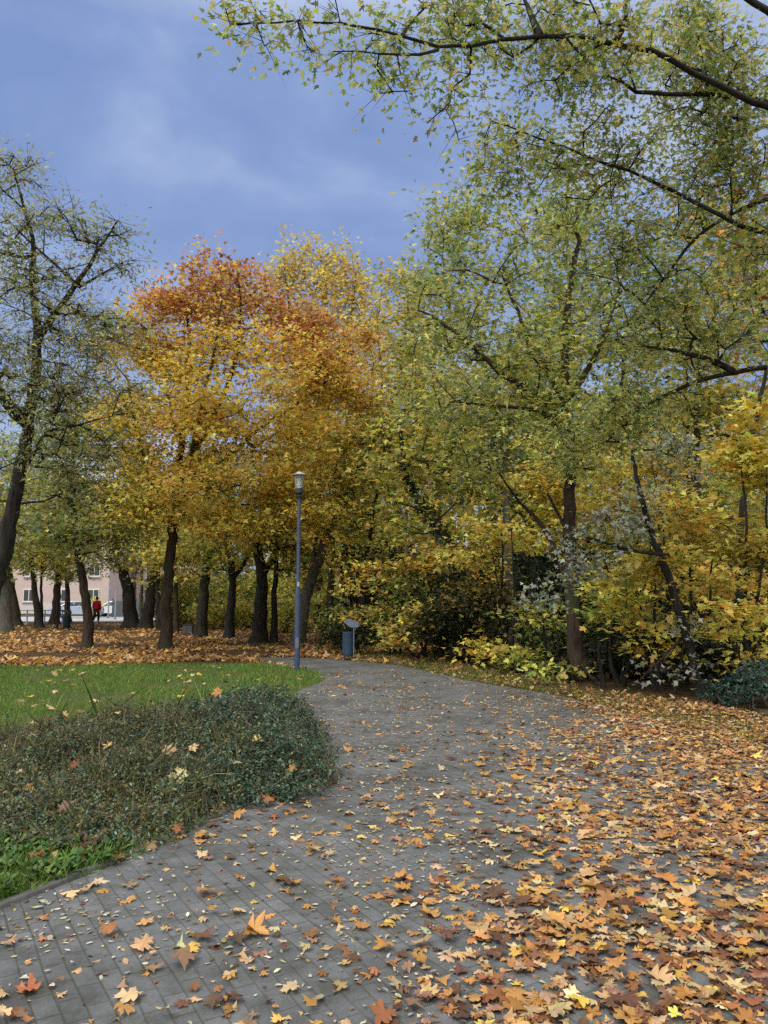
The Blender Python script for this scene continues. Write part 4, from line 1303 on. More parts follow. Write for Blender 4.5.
# ---- walker
def skin_mesh(name, verts, edges, radii, mat, parent, sub=2):
    me = bpy.data.meshes.new(name)
    me.from_pydata(verts, edges, [])
    o = link(name, me, parent)
    md = o.modifiers.new("skin", 'SKIN')
    for v, r in zip(me.skin_vertices[0].data, radii):
        v.radius = (r[0], r[1]) if isinstance(r, tuple) else (r, r)
    me.skin_vertices[0].data[0].use_root = True
    sd_ = o.modifiers.new("sub", 'SUBSURF')
    sd_.levels = sub
    sd_.render_levels = sub
    me.materials.append(mat)
    dg = bpy.context.evaluated_depsgraph_get()
    em = bpy.data.meshes.new_from_object(o.evaluated_get(dg))
    o.modifiers.clear()
    o.data = em
    for p in em.polygons:
        p.use_smooth = True
    return o


M_SKIN = plain("skin", (.48, .29, .21), .6, .3, 0, .05)
M_RED = plain("red_jacket_cloth", (.36, .012, .025), .85, .2, 0, .15)
M_TROU = plain("dark_trouser_cloth", (.012, .013, .02), .9, .2, 0, .2)
M_HAIR = plain("dark_hair", (.015, .011, .009), .7, .3, 0, .2)
wp = gp(96, 623.5)
pr = empty("person", (wp[0], wp[1], 0), "person in a red jacket and dark trousers walking away under the trees", "person")
bv = [(0, 0, .92), (0, .01, 1.12), (0, .02, 1.34), (0, .02, 1.46), (0, .03, 1.53), (0, .03, 1.62), (0, .03, 1.70),
      (.10, 0, .88), (.11, .12, .50), (.11, .06, .09), (.11, .17, .035),
      (-.10, 0, .88), (-.11, -.02, .50), (-.11, -.22, .14), (-.11, -.12, .035),
      (.19, .02, 1.40), (.25, -.03, 1.14), (.25, .05, .90), (.25, .08, .82),
      (-.19, .02, 1.40), (-.25, .05, 1.14), (-.25, .14, .92), (-.25, .17, .84)]
be = [(0, 1), (1, 2), (2, 3), (3, 4), (4, 5), (5, 6), (0, 7), (7, 8), (8, 9), (9, 10), (0, 11), (11, 12), (12, 13), (13, 14), (2, 15), (15, 16), (16, 17), (17, 18), (2, 19), (19, 20), (20, 21), (21, 22)]
br_ = [(.15, .11), (.14, .10), (.17, .11), .07, .055, (.085, .10), .07, .09, .06, .045, .04, .09, .06, .045, .04, .06, .045, .035, .04, .06, .045, .035, .04]
skin_mesh("body", bv, be, br_, M_SKIN, pr)
jv = [bv[0], bv[1], bv[2], (0, .02, 1.47), bv[15], bv[16], (.25, .04, .91), bv[19], bv[20], (-.25, .135, .93), (0, 0, .80)]
skin_mesh("jacket", jv, [(0, 1), (1, 2), (2, 3), (2, 4), (4, 5), (5, 6), (2, 7), (7, 8), (8, 9), (0, 10)], [(.21, .16), (.20, .15), (.22, .155), .10, .10, .075, .06, .10, .075, .06, (.21, .16)], M_RED, pr)
tv = [(0, 0, .90), bv[7], bv[8], (bv[9][0], bv[9][1], .12), bv[11], bv[12], (bv[13][0], bv[13][1], .17)]
skin_mesh("trousers", tv, [(0, 1), (1, 2), (2, 3), (0, 4), (4, 5), (5, 6)], [(.17, .13), .115, .085, .07, .115, .085, .07], M_TROU, pr)
for nm, a, b in (("shoe", bv[9], bv[10]), ("shoe", bv[13], bv[14])):
    skin_mesh(nm, [a, ((a[0] + b[0]) / 2, (a[1] + b[1]) / 2, .05), b], [(0, 1), (1, 2)], [.06, .055, .05], M_HAIR, pr, 1)
bm = bmesh.new()
bmesh.ops.create_uvsphere(bm, u_segments=16, v_segments=10, radius=1, matrix=Matrix.Translation((0, .015, 1.655)) @ Matrix.Diagonal((.098, .115, .115, 1)))
bm_obj("hair", bm, M_HAIR, pr, True)

# ---- pink apartment house across the street
M_PINK = plain("pink_render", (.58, .47, .43), .9, .2, 0, .06, 1.5)
M_PLINTH = plain("pale_plinth", (.62, .58, .55), .9, .2, 0, .06, 2)
M_ROOF = plain("brown_roof_tiles", (.12, .07, .05), .9, .2, 0, .25, 5)
M_PANE = plain("dark_window_glass", (.03, .04, .05), .1, .6, 0, .2, 2)


def house(name, label, x0, x1, y, depth, h, roof_h, cols, rows, wall, seed):
    w_ = x1 - x0
    o = empty(name, ((x0 + x1) / 2, y, 0), label, "building")
    bm_obj("wall", box(bmesh.new(), (0, depth / 2, h / 2), (w_, depth, h)), wall, o)
    bm_obj("plinth", box(bmesh.new(), (0, depth / 2, .55), (w_ + .1, depth + .1, 1.1)), M_PLINTH, o)
    bm = bmesh.new()
    e = .35
    v = [bm.verts.new(p) for p in [(-w_ / 2 - e, -e, h), (w_ / 2 + e, -e, h), (w_ / 2 + e, depth + e, h), (-w_ / 2 - e, depth + e, h), (-w_ / 2 + 1, depth / 2, h + roof_h), (w_ / 2 - 1, depth / 2, h + roof_h)]]
    for f in [(0, 1, 5, 4), (1, 2, 5), (2, 3, 4, 5), (3, 0, 4), (3, 2, 1, 0)]:
        bm.faces.new([v[i] for i in f])
    bm_obj("roof", bm, M_ROOF, o)
    for r in range(rows):
        for c in range(cols):
            cx = -w_ / 2 + (c + .5) * w_ / cols
            cz = 2.0 + r * 2.8
            wn = bm_obj("window", box(bmesh.new(), (cx, -.03, cz), (1.3, .09, 1.45)), M_WHITE, o, bevel=.01)
            bm = bmesh.new()
            for sx in (-.3, .3):
                box(bm, (cx + sx, -.082, cz), (.5, .02, 1.2))
            bm_obj("pane", bm, M_PANE, wn)
            bm_obj("sill", box(bmesh.new(), (cx, -.12, cz - .78), (1.5, .2, .06)), M_PLINTH, wn)
    return o


house("apartment_house", "pale pink rendered house with white windows, glimpsed between the trunks across the street", -52, -30.5, 86, 10, 9.0, 3, 6, 3, M_PINK, 1)
house("apartment_house", "brownish-pink smaller house beside the pale pink one, behind the far bin", -37.0 + 7.5, -22.5, 92, 9, 6.0, 3.5, 2, 2, plain("dusky_pink_render", (.44, .35, .31), .9, .2, 0, .08, 1.5), 2)


# ---- cars
def car(label, x, y, rz, paint):
    o = empty("parked_car", (x, y, 0), label, "car")
    o.rotation_euler = (0, 0, rz)
    prof = [(-2.1, .35), (-2.12, .62), (-1.95, .86), (-1.2, .95), (-.62, 1.36), (-.2, 1.44), (.75, 1.42), (1.5, 1.05), (2.05, .98), (2.12, .6), (2.08, .33)]
    bm = bmesh.new()
    L = [[bm.verts.new((x_, s * (.84 if z < 1.0 else .66), z)) for x_, z in prof] for s in (-1, 1)]
    bm.faces.new(L[0]); bm.faces.new(L[1][::-1])
    for i in range(len(prof)):
        j = (i + 1) % len(prof)
        bm.faces.new((L[0][i], L[1][i], L[1][j], L[0][j]))
    bmesh.ops.triangulate(bm, faces=[f for f in bm.faces if len(f.verts) > 4])
    bm_obj("body", bm, paint, o, False)
    for s in (-1, 1):
        bm = bmesh.new()
        q = [(-1.05, .98), (-.58, 1.32), (.72, 1.36), (1.25, 1.04)]
        a = [bm.verts.new((x_, s * (.862 - .19 * (z - .95) / .45), z)) for x_, z in q]
        b = [bm.verts.new((x_, s * (.83 - .19 * (z - .95) / .45), z)) for x_, z in q]
        bm.faces.new(a); bm.faces.new(b[::-1])
        for i in range(4):
            bm.faces.new((a[i], b[i], b[(i + 1) % 4], a[(i + 1) % 4]))
        bm_obj("side_window", bm, M_PANE, o)
        for wx in (-1.3, 1.3):
            bm = bmesh.new()
            bmesh.ops.create_cone(bm, cap_ends=True, segments=20, radius1=.31, radius2=.31, depth=.2, matrix=Matrix.Translation((wx, s * .80, .31)) @ Matrix.Rotation(R(90), 4, 'X'))
            w_ = bm_obj("wheel", bm, M_DARKM, o)
            bm = bmesh.new()
            bmesh.ops.create_cone(bm, cap_ends=True, segments=16, radius1=.19, radius2=.17, depth=.03, matrix=Matrix.Translation((wx, s * .915, .31)) @ Matrix.Rotation(R(90), 4, 'X'))
            bm_obj("rim", bm, M_CAP, w_)
        for ex, mt in ((-2.115, M_WHITE), (2.105, M_RED)):
            bm_obj("headlight" if ex < 0 else "tail_light", box(bmesh.new(), (ex, s * .62, .70), (.05, .3, .14)), mt, o, bevel=.01)
    return o


car("silver-blue car parked behind the far bin and the curved tree", -26.2, 66.0, R(8), plain("silver_blue_paint", (.38, .45, .58), .3, .6, .2, .05))
car("white car parked behind the walker", -24.3, 70.5, R(4), plain("white_paint", (.75, .74, .72), .3, .6, 0, .04))

# ---- railing along the street
M_RAIL = plain("pale_blue_rail_paint", (.22, .28, .34), .5, .4)
ra, rb = gp(18, 623.2), gp(62, 623.0)
rl = empty("street_railing", tuple(ra), "pale blue-grey tubular railing along the street in front of the pink building", "railing")
L_ = rb - ra
for k in range(6):
    p = L_ * k / 5
    bm_obj("post", box(bmesh.new(), (p[0], p[1], .42), (.07, .07, .94)), M_RAIL, rl, bevel=.006)
for z in (.84, .45):
    bm_obj("rail", box(bmesh.new(), (L_[0] / 2, L_[1] / 2 - .06, z), (np.linalg.norm(L_), .05, .06), math.atan2(L_[1], L_[0])), M_RAIL, rl, bevel=.006)

fa = gp(112, 617.5)
fn = empty("fence_panel", tuple(fa), "dark grey fence panels across the street past the walker", "fence")
for k in range(3):
    bm_obj("panel", box(bmesh.new(), (.5 + k * 1.02, 0, .75), (.98, .05, 1.4)), plain("fence_grey", (.10, .115, .12), .8, .2), fn, bevel=.01)
    bm_obj("post", box(bmesh.new(), (k * 1.02, .06, .8), (.08, .06, 1.7)), M_DARKM, fn, bevel=.006)

for (px, py, top, lab) in ((108, 618, 560, "thin pale street pole just past the walker's shoulder"), (115, 619, 590, "shorter pale street pole before the dark fence panels")):
    g = gp(px, py)
    h = (py - top) / FPX * g[1]
    o = empty("street_pole", (g[0], g[1], 0), lab, "pole")
    bm_obj("pole", lathe(bmesh.new(), [(0, -.05), (.06, -.05), (.05, h), (.02, h + .05), (0, h + .05)], 12), M_RAIL, o, True)
    bm_obj("base_plate", box(bmesh.new(), (0, 0, .02), (.24, .24, .05)), M_DARKM, o, bevel=.006)


# ================================================================== low shrubs by the path
M_STEM = plain("twig_bark", (.16, .135, .105), .8, .2, 0, .4, 20)


def mound_shrub(name, label, cx, cy, rx, ry, h, n_leaf, pal, leaf, seed, stems=900, rot=0.0, tpl=OVAL, dry=0, lobes=None, hair=0):
    rng = np.random.default_rng(seed)
    o = empty(name, (cx, cy, 0), label, "shrub")
    cr, sr = math.cos(rot), math.sin(rot)

    def top(u, v):
        d = u * u + v * v
        ang = np.arctan2(v, u)
        edge = 1 + .10 * np.sin(3 * ang + seed) + .07 * np.sin(5 * ang + 2 * seed)
        d = d / edge ** 2
        base = np.clip(1 - d ** 1.0, 0, 1) ** .72 * (1 + .12 * u)
        lump = 1 + .34 * np.sin(u * rx * 4.1 + seed + 1.2 * np.sin(v * ry * 2.3)) * np.sin(v * ry * 4.9 + 1 + np.sin(u * rx * 3.1)) + .2 * np.sin(u * rx * 9 + v * ry * 11 + seed) * np.sin(v * ry * 8 - u * rx * 6)
        return h * base * lump

    def surf(n, q=.16):
        u, v = rng.uniform(-1.05, 1.05, (2, n))
        zt = top(u, v)
        k = zt > .03
        u, v, zt = u[k], v[k], zt[k]
        z = np.maximum(0.02, zt * (1 - np.abs(rng.normal(0, q, len(u)))))
        x, y = u * rx, v * ry
        # side slopes get more: lift some points outward
        return np.stack([x * cr - y * sr, x * sr + y * cr, z], 1), u, v
    # stems
    B, u, v = surf(stems, .2)
    ch = []
    for p in B:
        s = np.array([p[0] * .93 + rng.normal(0, .10), p[1] * .93 + rng.normal(0, .10), max(0.0, p[2] - .12 - .2 * rng.random())])
        e = p + np.array([rng.normal(0, .12), rng.normal(0, .12), rng.normal(.035, .05)])
        m = (s + e) / 2 + np.array([rng.normal(0, .03), rng.normal(0, .03), .04 + .05 * rng.random()])
        ch.append((np.array([s, (s + m) / 2 + (0, 0, .02), m, (m + e) / 2 + (0, 0, .01), e]), np.array([.004, .0035, .003, .0025, .0015])))
    shoots = []
    for p in B[rng.integers(0, len(B), max(40, stems // 9))]:
        d = np.array([p[0] / rx * .5 + rng.normal(0, .7), p[1] / ry * .5 + rng.normal(0, .7), rng.uniform(.15, .9)])
        L = rng.uniform(.12, .34)
        d = d / np.linalg.norm(d) * L
        q = [p + d * t + np.array([0, 0, -.10 * (t * L / .3) ** 2]) for t in (0, .35, .7, 1)]
        shoots.append(np.array(q))
        ch.append((shoots[-1], np.array([.004, .0035, .003, .002])))
    V, F = tubes(ch, rng, 3)
    link("stem", mesh_from("stem", V, F, M_STEM), o)
    P, u, v = surf(n_leaf)
    n = len(P)
    # gather the leaves along sprays
    sp = B[rng.integers(0, len(B), n)]
    sdir = rng.normal(0, 1, (len(B), 3)); sdir[:, 2] = np.abs(sdir[:, 2]) * .5
    j = rng.integers(0, len(B), n)
    t = rng.uniform(-.12, .17, (n, 1))
    mixm = rng.random(n) < .88
    P2 = B[j] + sdir[j] / np.linalg.norm(sdir[j], axis=1, keepdims=True) * t + rng.normal(0, .015, (n, 3))
    P = np.where(mixm[:, None], P2, P)
    S_ = np.array(shoots)
    ns = min(len(S_) * 22, n // 4)
    si = rng.integers(0, len(S_), ns)
    tt = rng.uniform(0, 2.999, ns); ti = tt.astype(int); tf = (tt - ti)[:, None]
    P[:ns] = S_[si, ti] * (1 - tf) + S_[si, ti + 1] * tf + rng.normal(0, .010, (ns, 3))
    P[:, 2] = np.maximum(P[:, 2], .012)
    nrm = np.stack([P[:, 0] / rx * .6, P[:, 1] / ry * .6, np.full(n, .8)], 1) + rng.normal(0, .55, (n, 3))
    tip = rng.normal(0, 1, (n, 3)); tip[:, 2] = np.abs(tip[:, 2])
    g = clump_noise(P, seed, 4.0)
    col = pick(rng, pal, n, .2) * (1 + .15 * g[:, None])
    V, F, T = scatter_leaves(tpl, P, nrm, tip, leaf * np.exp(rng.normal(0, .25, n)), np.clip(col, .003, .9), .1, rng)
    link("foliage", mesh_from("foliage", V, F, M_SHRUB, tint=T), o)
    if hair:
        Pg, u, v = surf(hair, .25)
        n = len(Pg)
        nrm = rng.normal(size=(n, 3)); nrm[:, 2] *= .2
        tip = rng.normal(0, .75, (n, 3)); tip[:, 2] = .55 + .3 * rng.random(n)
        tg = (np.array([(-.022, 0, 0), (.022, 0, 0), (.016, .5, .08), (0, 1, .35), (-.016, .5, .08)], float), [np.array([[0, 1, 2, 4]]), np.array([[4, 2, 3]])])
        V, F, T = scatter_leaves(tg, Pg - np.array([0, 0, .04]), nrm, tip, .20 * np.exp(rng.normal(0, .35, n)), pick(rng, P_((lin(150, 138, 92, .8), 3), (lin(112, 112, 66, .8), 3), (lin(84, 92, 52, .8), 3)), n, .2))
        link("grass_leaves", mesh_from("grass_leaves", V, F, M_GRASS, tint=T), o)
    def height(x, y):
        X, Y_ = x - cx, y - cy
        return float(top(np.array((X * cr + Y_ * sr) / rx), np.array((-X * sr + Y_ * cr) / ry)))
    return o, height


S1 = lin(62, 92, 66); S2 = lin(40, 64, 50); S3 = lin(116, 136, 110); S4 = lin(112, 106, 60)
def at_ground_centre(px, py):
    g = gp(px, py)
    return g[0], g[1]
cxA, cyA = at_ground_centre(233, 757)
SH_A = mound_shrub("low_shrub", "low dense blue-green creeping shrub bulging onto the path's edge", cxA, cyA, 1.0, 2.0, .56, 64000, [(*S1, 4), (*S2, 5), (*S3, 2), (*S4, 1)], .027, 31, stems=1800, rot=.26, hair=700)
cxB, cyB = at_ground_centre(132, 778)
SH_B = mound_shrub("low_shrub", "low sprawling olive-green shrub tangled with dry grass beside the weeds", cxB, cyB, 1.5, 2.0, .45, 90000, [(*S1, 4), (*S2, 3), (*S3, 1.5), (*S4, 5.5)], .024, 33, stems=4200, rot=.35, hair=5200)
cxC, cyC = at_ground_centre(-40, 782)
SH_C = mound_shrub("low_shrub", "greyer twiggy end of the low planting, running out past the frame's edge", cxC, cyC, 1.6, 1.5, .27, 60000, [(*S1, 2), (*S3, 2), (*S4, 5)], .024, 35, stems=3200, hair=4200)
gx = gp(760, 708)
SH_D = mound_shrub("juniper_bush", "small dense blue-green bush at the frame's edge beneath the golden saplings", gx[0] + .15, gx[1] + .3, .75, .6, .62, 9000, [(*lin(58, 88, 74, .8), 3), (*lin(44, 66, 56, .8), 3), (*lin(90, 120, 102, .8), 1)], .05, 37, stems=260, tpl=OVAL)


# ================================================================== fallen leaves
L_TAN = lin(192, 162, 118); L_ORA = lin(190, 142, 84); L_RUST = lin(148, 100, 64); L_YEL = lin(218, 184, 88)
L_BRN = lin(104, 76, 60); L_PALE = lin(208, 184, 142); L_PINK = lin(152, 120, 96); L_AMB = lin(180, 134, 70)
LEAF_KINDS = [("pale tan", L_TAN, 5), ("orange", L_ORA, 4), ("rust-brown", L_RUST, 4), ("yellow", L_YEL, .9), ("dark brown", L_BRN, 3.6), ("cream", L_PALE, 1.6), ("pinkish-brown", L_PINK, 2.5), ("amber", L_AMB, 4)]
COVER = np.array([(50, 950, .08), (200, 1000, .16), (300, 960, .15), (150, 880, .10), (250, 850, .12), (420, 760, .08), (350, 700, .03), (450, 700, .04), (550, 700, .12), (350, 800, .11), (400, 850, .17), (400, 950, .2),
                  (420, 1010, .42), (520, 1000, .6), (560, 920, .55), (550, 850, .38), (500, 800, .18), (620, 760, .36), (700, 780, .62), (700, 850, .75), (740, 930, .66), (700, 1000, .5), (768, 1000, .55), (760, 750, .75),
                  (650, 705, .7), (720, 725, .85), (600, 695, .4), (480, 680, .06), (600, 980, .58), (480, 900, .33), (640, 960, .42), (300, 740, .1), (320, 770, .16), (20, 1010, .1), (600, 820, .45), (850, 900, .7), (820, 720, .8), (330, 672, .15), (400, 672, .06)], float)


def cover_at(px, py):
    d2 = ((px[:, None] - COVER[None, :, 0]) / 1.0) ** 2 + ((py[:, None] - COVER[None, :, 1]) * 1.4) ** 2
    w_ = 1 / (d2 + 300) ** 1.6
    return (w_ * COVER[None, :, 2]).sum(1) / w_.sum(1)


rng = np.random.default_rng(77)
cand = np.zeros((170000, 3))
cand[:, 1] = rng.uniform(2.7, 17.5, len(cand))
cand[:, 0] = rng.uniform(-1, 1, len(cand)) * (cand[:, 1] * .58 + .6)
AREA = (17.5 - 2.7) * 2 * (10.1 * .58 + .6)
px, py, dep = project(cand)
on_path = in_poly(cand, path_pts)
on_verge = in_poly(cand, verge_near + verge_far)
cv = cover_at(px, py) * np.clip(.78 + (px - 300) / 900, .78, 1)
clm = clump_noise(cand * np.array([1, 1, 0]), 4, 2.6) * .5 + clump_noise(cand * np.array([1, 1, 0]), 9, 6.0) * .5
cv = cv * np.clip(1 + .9 * clm, .15, 2.2)
dens = 640 * cv ** 1.4          # leaves per square metre
keep = rng.random(len(cand)) < np.clip(dens * AREA / len(cand) / 1.0, 0, 1)
# the candidate density varies with the distance because the strip widens: equalise it
keep &= rng.random(len(cand)) < (cand[:, 1] * .58 + .6) / (17.5 * .58 + .6) * 1.0 + .25
keep &= (on_path | on_verge)
LP = cand[keep]
# leaves caught on the low shrubs and among the weeds
def land(px_, py_):
    d = ray(px_, py_)
    for s in np.arange(3.0, 16.0, .02):
        p = np.array([0, 0, CAM_H]) + d * s
        hgt = max([0.0] + [sh[1](p[0], p[1]) for sh in (SH_A, SH_B, SH_C)])
        if p[2] <= hgt + .015:
            return p + np.array([0, 0, .02])
    return p


extra = np.array([land(*q) for q in [(186, 776), (170, 700), (218, 697), (258, 742), (192, 748), (165, 752), (240, 765), (38, 738), (18, 776), (60, 812), (32, 862), (48, 868), (85, 848), (80, 852), (26, 790), (120, 714), (215, 815), (235, 818), (178, 828), (150, 846), (120, 858), (205, 836), (110, 745), (75, 770), (270, 800), (295, 770)]])
n_lawn = 170
lw = np.zeros((n_lawn * 6, 3))
lw[:, 1] = rng.uniform(9.5, 18.5, len(lw)); lw[:, 0] = rng.uniform(-10.5, -1, len(lw))
lw = lw[in_poly(lw, lawn_pts)][:n_lawn]
lw[:, 2] = .045

ALLP = np.vstack([extra, LP])
nE = len(extra)
n = len(ALLP)
size = .057 * np.exp(rng.normal(0, .34, n))
size = np.clip(size, .022, .108)
size[:nE] = .09 * np.exp(rng.normal(0, .15, nE)); size[0] = .13
kind = rng.choice(len(LEAF_KINDS), n, p=np.array([k[2] for k in LEAF_KINDS]) / sum(k[2] for k in LEAF_KINDS))
kind[0] = 5
az = rng.random(n) * 2 * math.pi
tilt_ = np.abs(rng.normal(0, .18, n))
taz = rng.random(n) * 2 * math.pi
nrm = np.stack([np.sin(tilt_) * np.cos(taz), np.sin(tilt_) * np.sin(taz), np.cos(tilt_)], 1)
nrm[:nE] += np.array([0, -.55, 0]) + rng.normal(0, .25, (nE, 3))
tipv = np.stack([np.cos(az), np.sin(az), np.zeros(n)], 1)
tints = np.array([LEAF_KINDS[k][1] for k in kind]) * np.exp(rng.normal(0, .16, (n, 1))) * np.exp(rng.normal(0, .06, (n, 3)))
tints = np.clip(tints, .01, .85)
lift = .010 + size * np.sin(tilt_) * .45 + np.abs(rng.normal(0, .007, n))
ALLP[nE:, 2] = lift[nE:]
pxa, pya, da = project(ALLP)
score = size / da * np.where((pxa > 4) & (pxa < 764) & (pya > 620) & (pya < 1018), 1, 0.0)
# leaves buried under others count for less
score[:nE] += 1
order = np.argsort(-score)
big = order[:300]
rest = order[300:]


def full_leaf(tint, seed, sz):
    r = np.random.default_rng(seed)
    TV, TF = MAPLE_FULL
    V = TV.copy()
    V[1:-1, :2] *= 1 + r.normal(0, .07, (len(V) - 2, 1))
    V[:, 0] *= r.uniform(.72, 1.12)
    V[:, 0] += r.normal(0, .12) * V[:, 1] ** 2
    # cup, twist and curled lobe tips
    d = np.hypot(V[:, 0], V[:, 1] - .36)
    a = np.arctan2(V[:, 1] - .36, V[:, 0])
    V[:, 2] = r.normal(.12, .22) * V[:, 0] ** 2 * 1.5 + r.normal(.06, .2) * (V[:, 1] - .36) ** 2 + r.uniform(.03, .14) * np.sin(2 * a + r.uniform(0, 6)) * d + r.uniform(.05, .25) * d ** 2 * np.sin(3 * a + r.uniform(0, 6)) + r.normal(0, .03, len(V))
    V[:, 2] -= V[:, 2].min() * .6
    V[0, 2] += .02
    T = np.tile(tint, (len(V), 1))
    # brown scorched margins, paler rib
    T[1:] *= (1 - .30 * r.random() * (np.clip(d[1:], 0, .75) / .75)[:, None] * np.array([.7, 1, 1.1]))
    T = T * np.exp(r.normal(0, .13, (len(V), 1))) * np.exp(r.normal(0, .04, (len(V), 3)))
    k = len(V)
    bend = r.normal(0, .25)
    st = np.array([(-.012, .03, .01), (.012, .03, .01), (.010 + bend * .3, -.30, .04), (-.010 + bend * .3, -.30, .04), (.008 + bend, -.62, .02), (-.008 + bend, -.62, .02)])
    V = np.vstack([V, st])
    T = np.vstack([T, np.tile(np.array(L_RUST) * .8, (6, 1))])
    return V * sz, [TF[0], np.array([[k, k + 1, k + 2, k + 3], [k + 3, k + 2, k + 4, k + 5]])], T


def clock(v):
    names = ["away from the viewer", "away and to one side", "sideways", "toward the viewer"]
    return names[0]


ROWS = [(0, 700, "far up the path"), (700, 790, "well up the path"), (790, 850, "midway up"), (850, 890, "nearer than midway"), (890, 920, "fairly near"), (920, 950, "near the front"), (950, 985, "close to front"), (985, 1100, "at front edge")]
COLS = [(0, 110, "below the weeds"), (110, 220, "below the low shrub"), (220, 330, "in line with the lamp"), (330, 440, "in line with the bin"), (440, 550, "where the drift begins"), (550, 660, "in the thick drift"), (660, 800, "on the drift's outer side")]


def rng_word(v, table):
    for lo, hi, wd in table:
        if lo <= v < hi:
            return wd
    return table[-1][2]


STALK = ["stalk pointing away", "stalk angled away", "stalk angled near", "stalk toward us"]
for k, i in enumerate(big):
    V, F, T = full_leaf(tints[i], 9000 + int(i), size[i])
    nz = nrm[i] / np.linalg.norm(nrm[i])
    tp = tipv[i] - nz * (tipv[i] @ nz)
    tp /= np.linalg.norm(tp)
    sx = np.cross(tp, nz)
    W = V[:, 0:1] * sx + V[:, 1:2] * tp + V[:, 2:3] * nz
    if i >= nE:
        zmin = W[:, 2].min()
        zoff = .0075 - zmin - 0 + np.abs(rng.normal(0, .006))
        loc = (ALLP[i, 0], ALLP[i, 1], max(zoff, .008))
    else:
        loc = tuple(ALLP[i])
    me = mesh_from("fallen_leaf", W, F, M_DRY, tint=T)
    o = link("fallen_leaf", me)
    o.location = loc
    cn = LEAF_KINDS[kind[i]][0]
    sw = "large" if size[i] > .086 else "small" if size[i] < .070 else "mid-sized"
    st = STALK[int(round((1 - tp[1] * -1) / 2 * 3)) if False else int(np.clip((1 - (-tp[1])) / 2 * 4, 0, 3))]
    if i < nE:
        zp = ["caught on the low shrub", "on the low shrub's crest"][int(ALLP[i, 2] > .44)] if ALLP[i, 2] > .2 else "among the weeds by the kerb"
        lab = f"{sw} {cn} maple leaf {zp}, {st}"
    else:
        lab = f"{sw} {cn} leaf {rng_word(pya[i], ROWS)}, {rng_word(pxa[i], COLS)}, {st}"
    tag(o, lab, "leaf", "fallen maple leaves")

# everything else on the ground: one carpet
VV, FF4, FF3, TT, base = [], [], [], [], 0


def add_part(V, F, T):
    global base
    T = np.clip(T * np.exp(rng.normal(0, .10, (len(T), 1))), .005, .9)
    VV.append(V); TT.append(T)
    for f in F:
        (FF3 if f.shape[1] == 3 else FF4).append(f + base)
    base += len(V)


near = rest[da[rest] < 8.5]
far = rest[da[rest] >= 8.5]
TVn = MAPLE_FULL
add_part(*scatter_leaves(TVn, ALLP[near], nrm[near], tipv[near], size[near], tints[near], .28, rng))
add_part(*scatter_leaves(MAPLE_MID, ALLP[far], nrm[far], tipv[far], size[far] * 1.05, tints[far], .3, rng))
# lawn leaves
kl = rng.choice([0, 3, 5, 6], len(lw))
add_part(*scatter_leaves(MAPLE_MID, lw, np.array([0, 0, 1.]) + rng.normal(0, .3, (len(lw), 3)), rng.normal(size=(len(lw), 3)), .11 * np.exp(rng.normal(0, .2, len(lw))), np.array([LEAF_KINDS[k][1] for k in kl]), .2, rng))
# carpet beneath the trees beyond the lawn
m_ = 46000
cp = np.zeros((m_, 3))
cp[:, 1] = 17.2 + 34 * rng.random(m_) ** 1.5
cp[:, 0] = rng.uniform(-1, 0.16, m_) * cp[:, 1] * .62
qx, qy, _ = project(cp)
ok = (~in_poly(cp, lawn_pts)) & (~in_poly(cp, path_pts)) & (clump_noise(cp * np.array([1, 1, 0]), 2, 1.1) > -.45)
ok &= rng.random(m_) < np.clip(1.25 - (cp[:, 1] - 22) / 26, .25, 1)
cp = cp[ok]; cp[:, 2] = .01 + np.abs(rng.normal(0, .02, len(cp)))
kc = rng.choice(len(LEAF_KINDS), len(cp), p=np.array([4, 6, 5, 2, 1.5, 1, 2, 5]) / 26.5)
add_part(*scatter_leaves(LOW, cp, np.array([0, 0, 1.]) + rng.normal(0, .35, (len(cp), 3)), rng.normal(size=(len(cp), 3)), .15 * np.exp(rng.normal(0, .2, len(cp))), np.array([LEAF_KINDS[k][1] for k in kc]) * np.exp(rng.normal(0, .18, (len(cp), 1))), .2, rng))
# litter along the wood edge
m_ = 12000
cp = np.zeros((m_, 3)); cp[:, 1] = rng.uniform(11, 21, m_); cp[:, 0] = rng.uniform(-.8, 9.5, m_)
cp = cp[in_poly(cp, verge_near + verge_far)]
cp = cp[rng.random(len(cp)) < np.clip(.18 + (cp[:, 0] - .5) / 4, .14, 1)]
cp[:, 2] = .02 + np.abs(rng.normal(0, .02, len(cp)))
kc = rng.choice(len(LEAF_KINDS), len(cp), p=np.array([5, 3, 4, 1, 2, 2, 5, 2]) / 24)
add_part(*scatter_leaves(MAPLE_MID, cp, np.array([0, 0, 1.]) + rng.normal(0, .35, (len(cp), 3)), rng.normal(size=(len(cp), 3)), .07 * np.exp(rng.normal(0, .25, len(cp))), np.array([LEAF_KINDS[k][1] for k in kc]) * np.exp(rng.normal(0, .18, (len(cp), 1))), .2, rng))
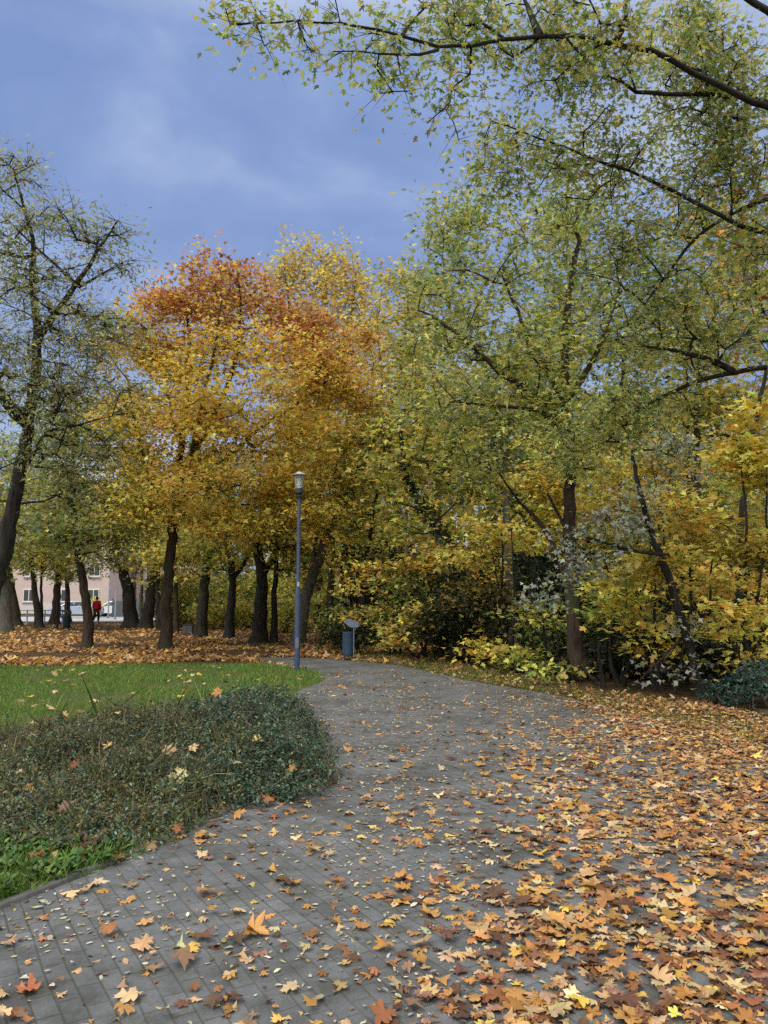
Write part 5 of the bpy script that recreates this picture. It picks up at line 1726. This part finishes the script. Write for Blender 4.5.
# torn brown scraps between the big leaves
m_ = 40000
cp = np.zeros((m_, 3)); cp[:, 1] = 2.8 + 12 * rng.random(m_); cp[:, 0] = rng.uniform(-1, 1, m_) * (cp[:, 1] * .58 + .4)
qx, qy, _ = project(cp)
cvv = cover_at(qx, qy)
cp = cp[(rng.random(m_) < np.clip(.10 + .8 * cvv, 0, .8) * (cp[:, 1] * .58 + .4) / 8.0) & in_poly(cp, path_pts)]
cp[:, 2] = .009 + np.abs(rng.normal(0, .004, len(cp)))
kc = rng.choice(len(LEAF_KINDS), len(cp), p=np.array([4, 2, 5, .5, 4, 1, 3, 2]) / 21.5)
add_part(*scatter_leaves(LOW, cp, np.array([0, 0, 1.]) + rng.normal(0, .25, (len(cp), 3)), rng.normal(size=(len(cp), 3)), .035 * np.exp(rng.normal(0, .35, len(cp))), np.array([LEAF_KINDS[k][1] for k in kc]) * np.exp(rng.normal(0, .2, (len(cp), 1))), .3, rng))
# small pale leaflets strewn on the pavers
m_ = 26000
cp = np.zeros((m_, 3)); cp[:, 1] = 2.8 + 11 * rng.random(m_); cp[:, 0] = rng.uniform(-1, 1, m_) * (cp[:, 1] * .58 + .4)
qx, qy, _ = project(cp)
dn = 4.0 * np.clip(.14 + .2 * clump_noise(cp * np.array([1, 1, 0]), 21, 3.0), .015, 1) * np.where(qx < 480, 1, .7) * np.where(cp[:, 1] < 6, 1.25, .8)
cp = cp[(rng.random(m_) < dn * (cp[:, 1] * .58 + .4) / 4.0) & in_poly(cp, path_pts)]
cp[:, 2] = .009 + np.abs(rng.normal(0, .003, len(cp)))
add_part(*scatter_leaves(OVAL, cp, np.array([0, 0, 1.]) + rng.normal(0, .15, (len(cp), 3)), rng.normal(size=(len(cp), 3)), .027 * np.exp(rng.normal(0, .35, len(cp))), pick(rng, P_((lin(208, 202, 178, .8), 5), (lin(184, 172, 140, .8), 3), (lin(190, 182, 116, .8), 1), (lin(150, 120, 84, .8), 2)), len(cp), .2), .2, rng))
FF = []
if FF3:
    FF.append(np.concatenate(FF3))
if FF4:
    FF.append(np.concatenate(FF4))
o = link("leaf_litter", mesh_from("leaf_litter", np.concatenate(VV), FF, M_DRY, tint=np.concatenate(TT)))
o["kind"] = "stuff"
print("fallen", n, "verts", base)
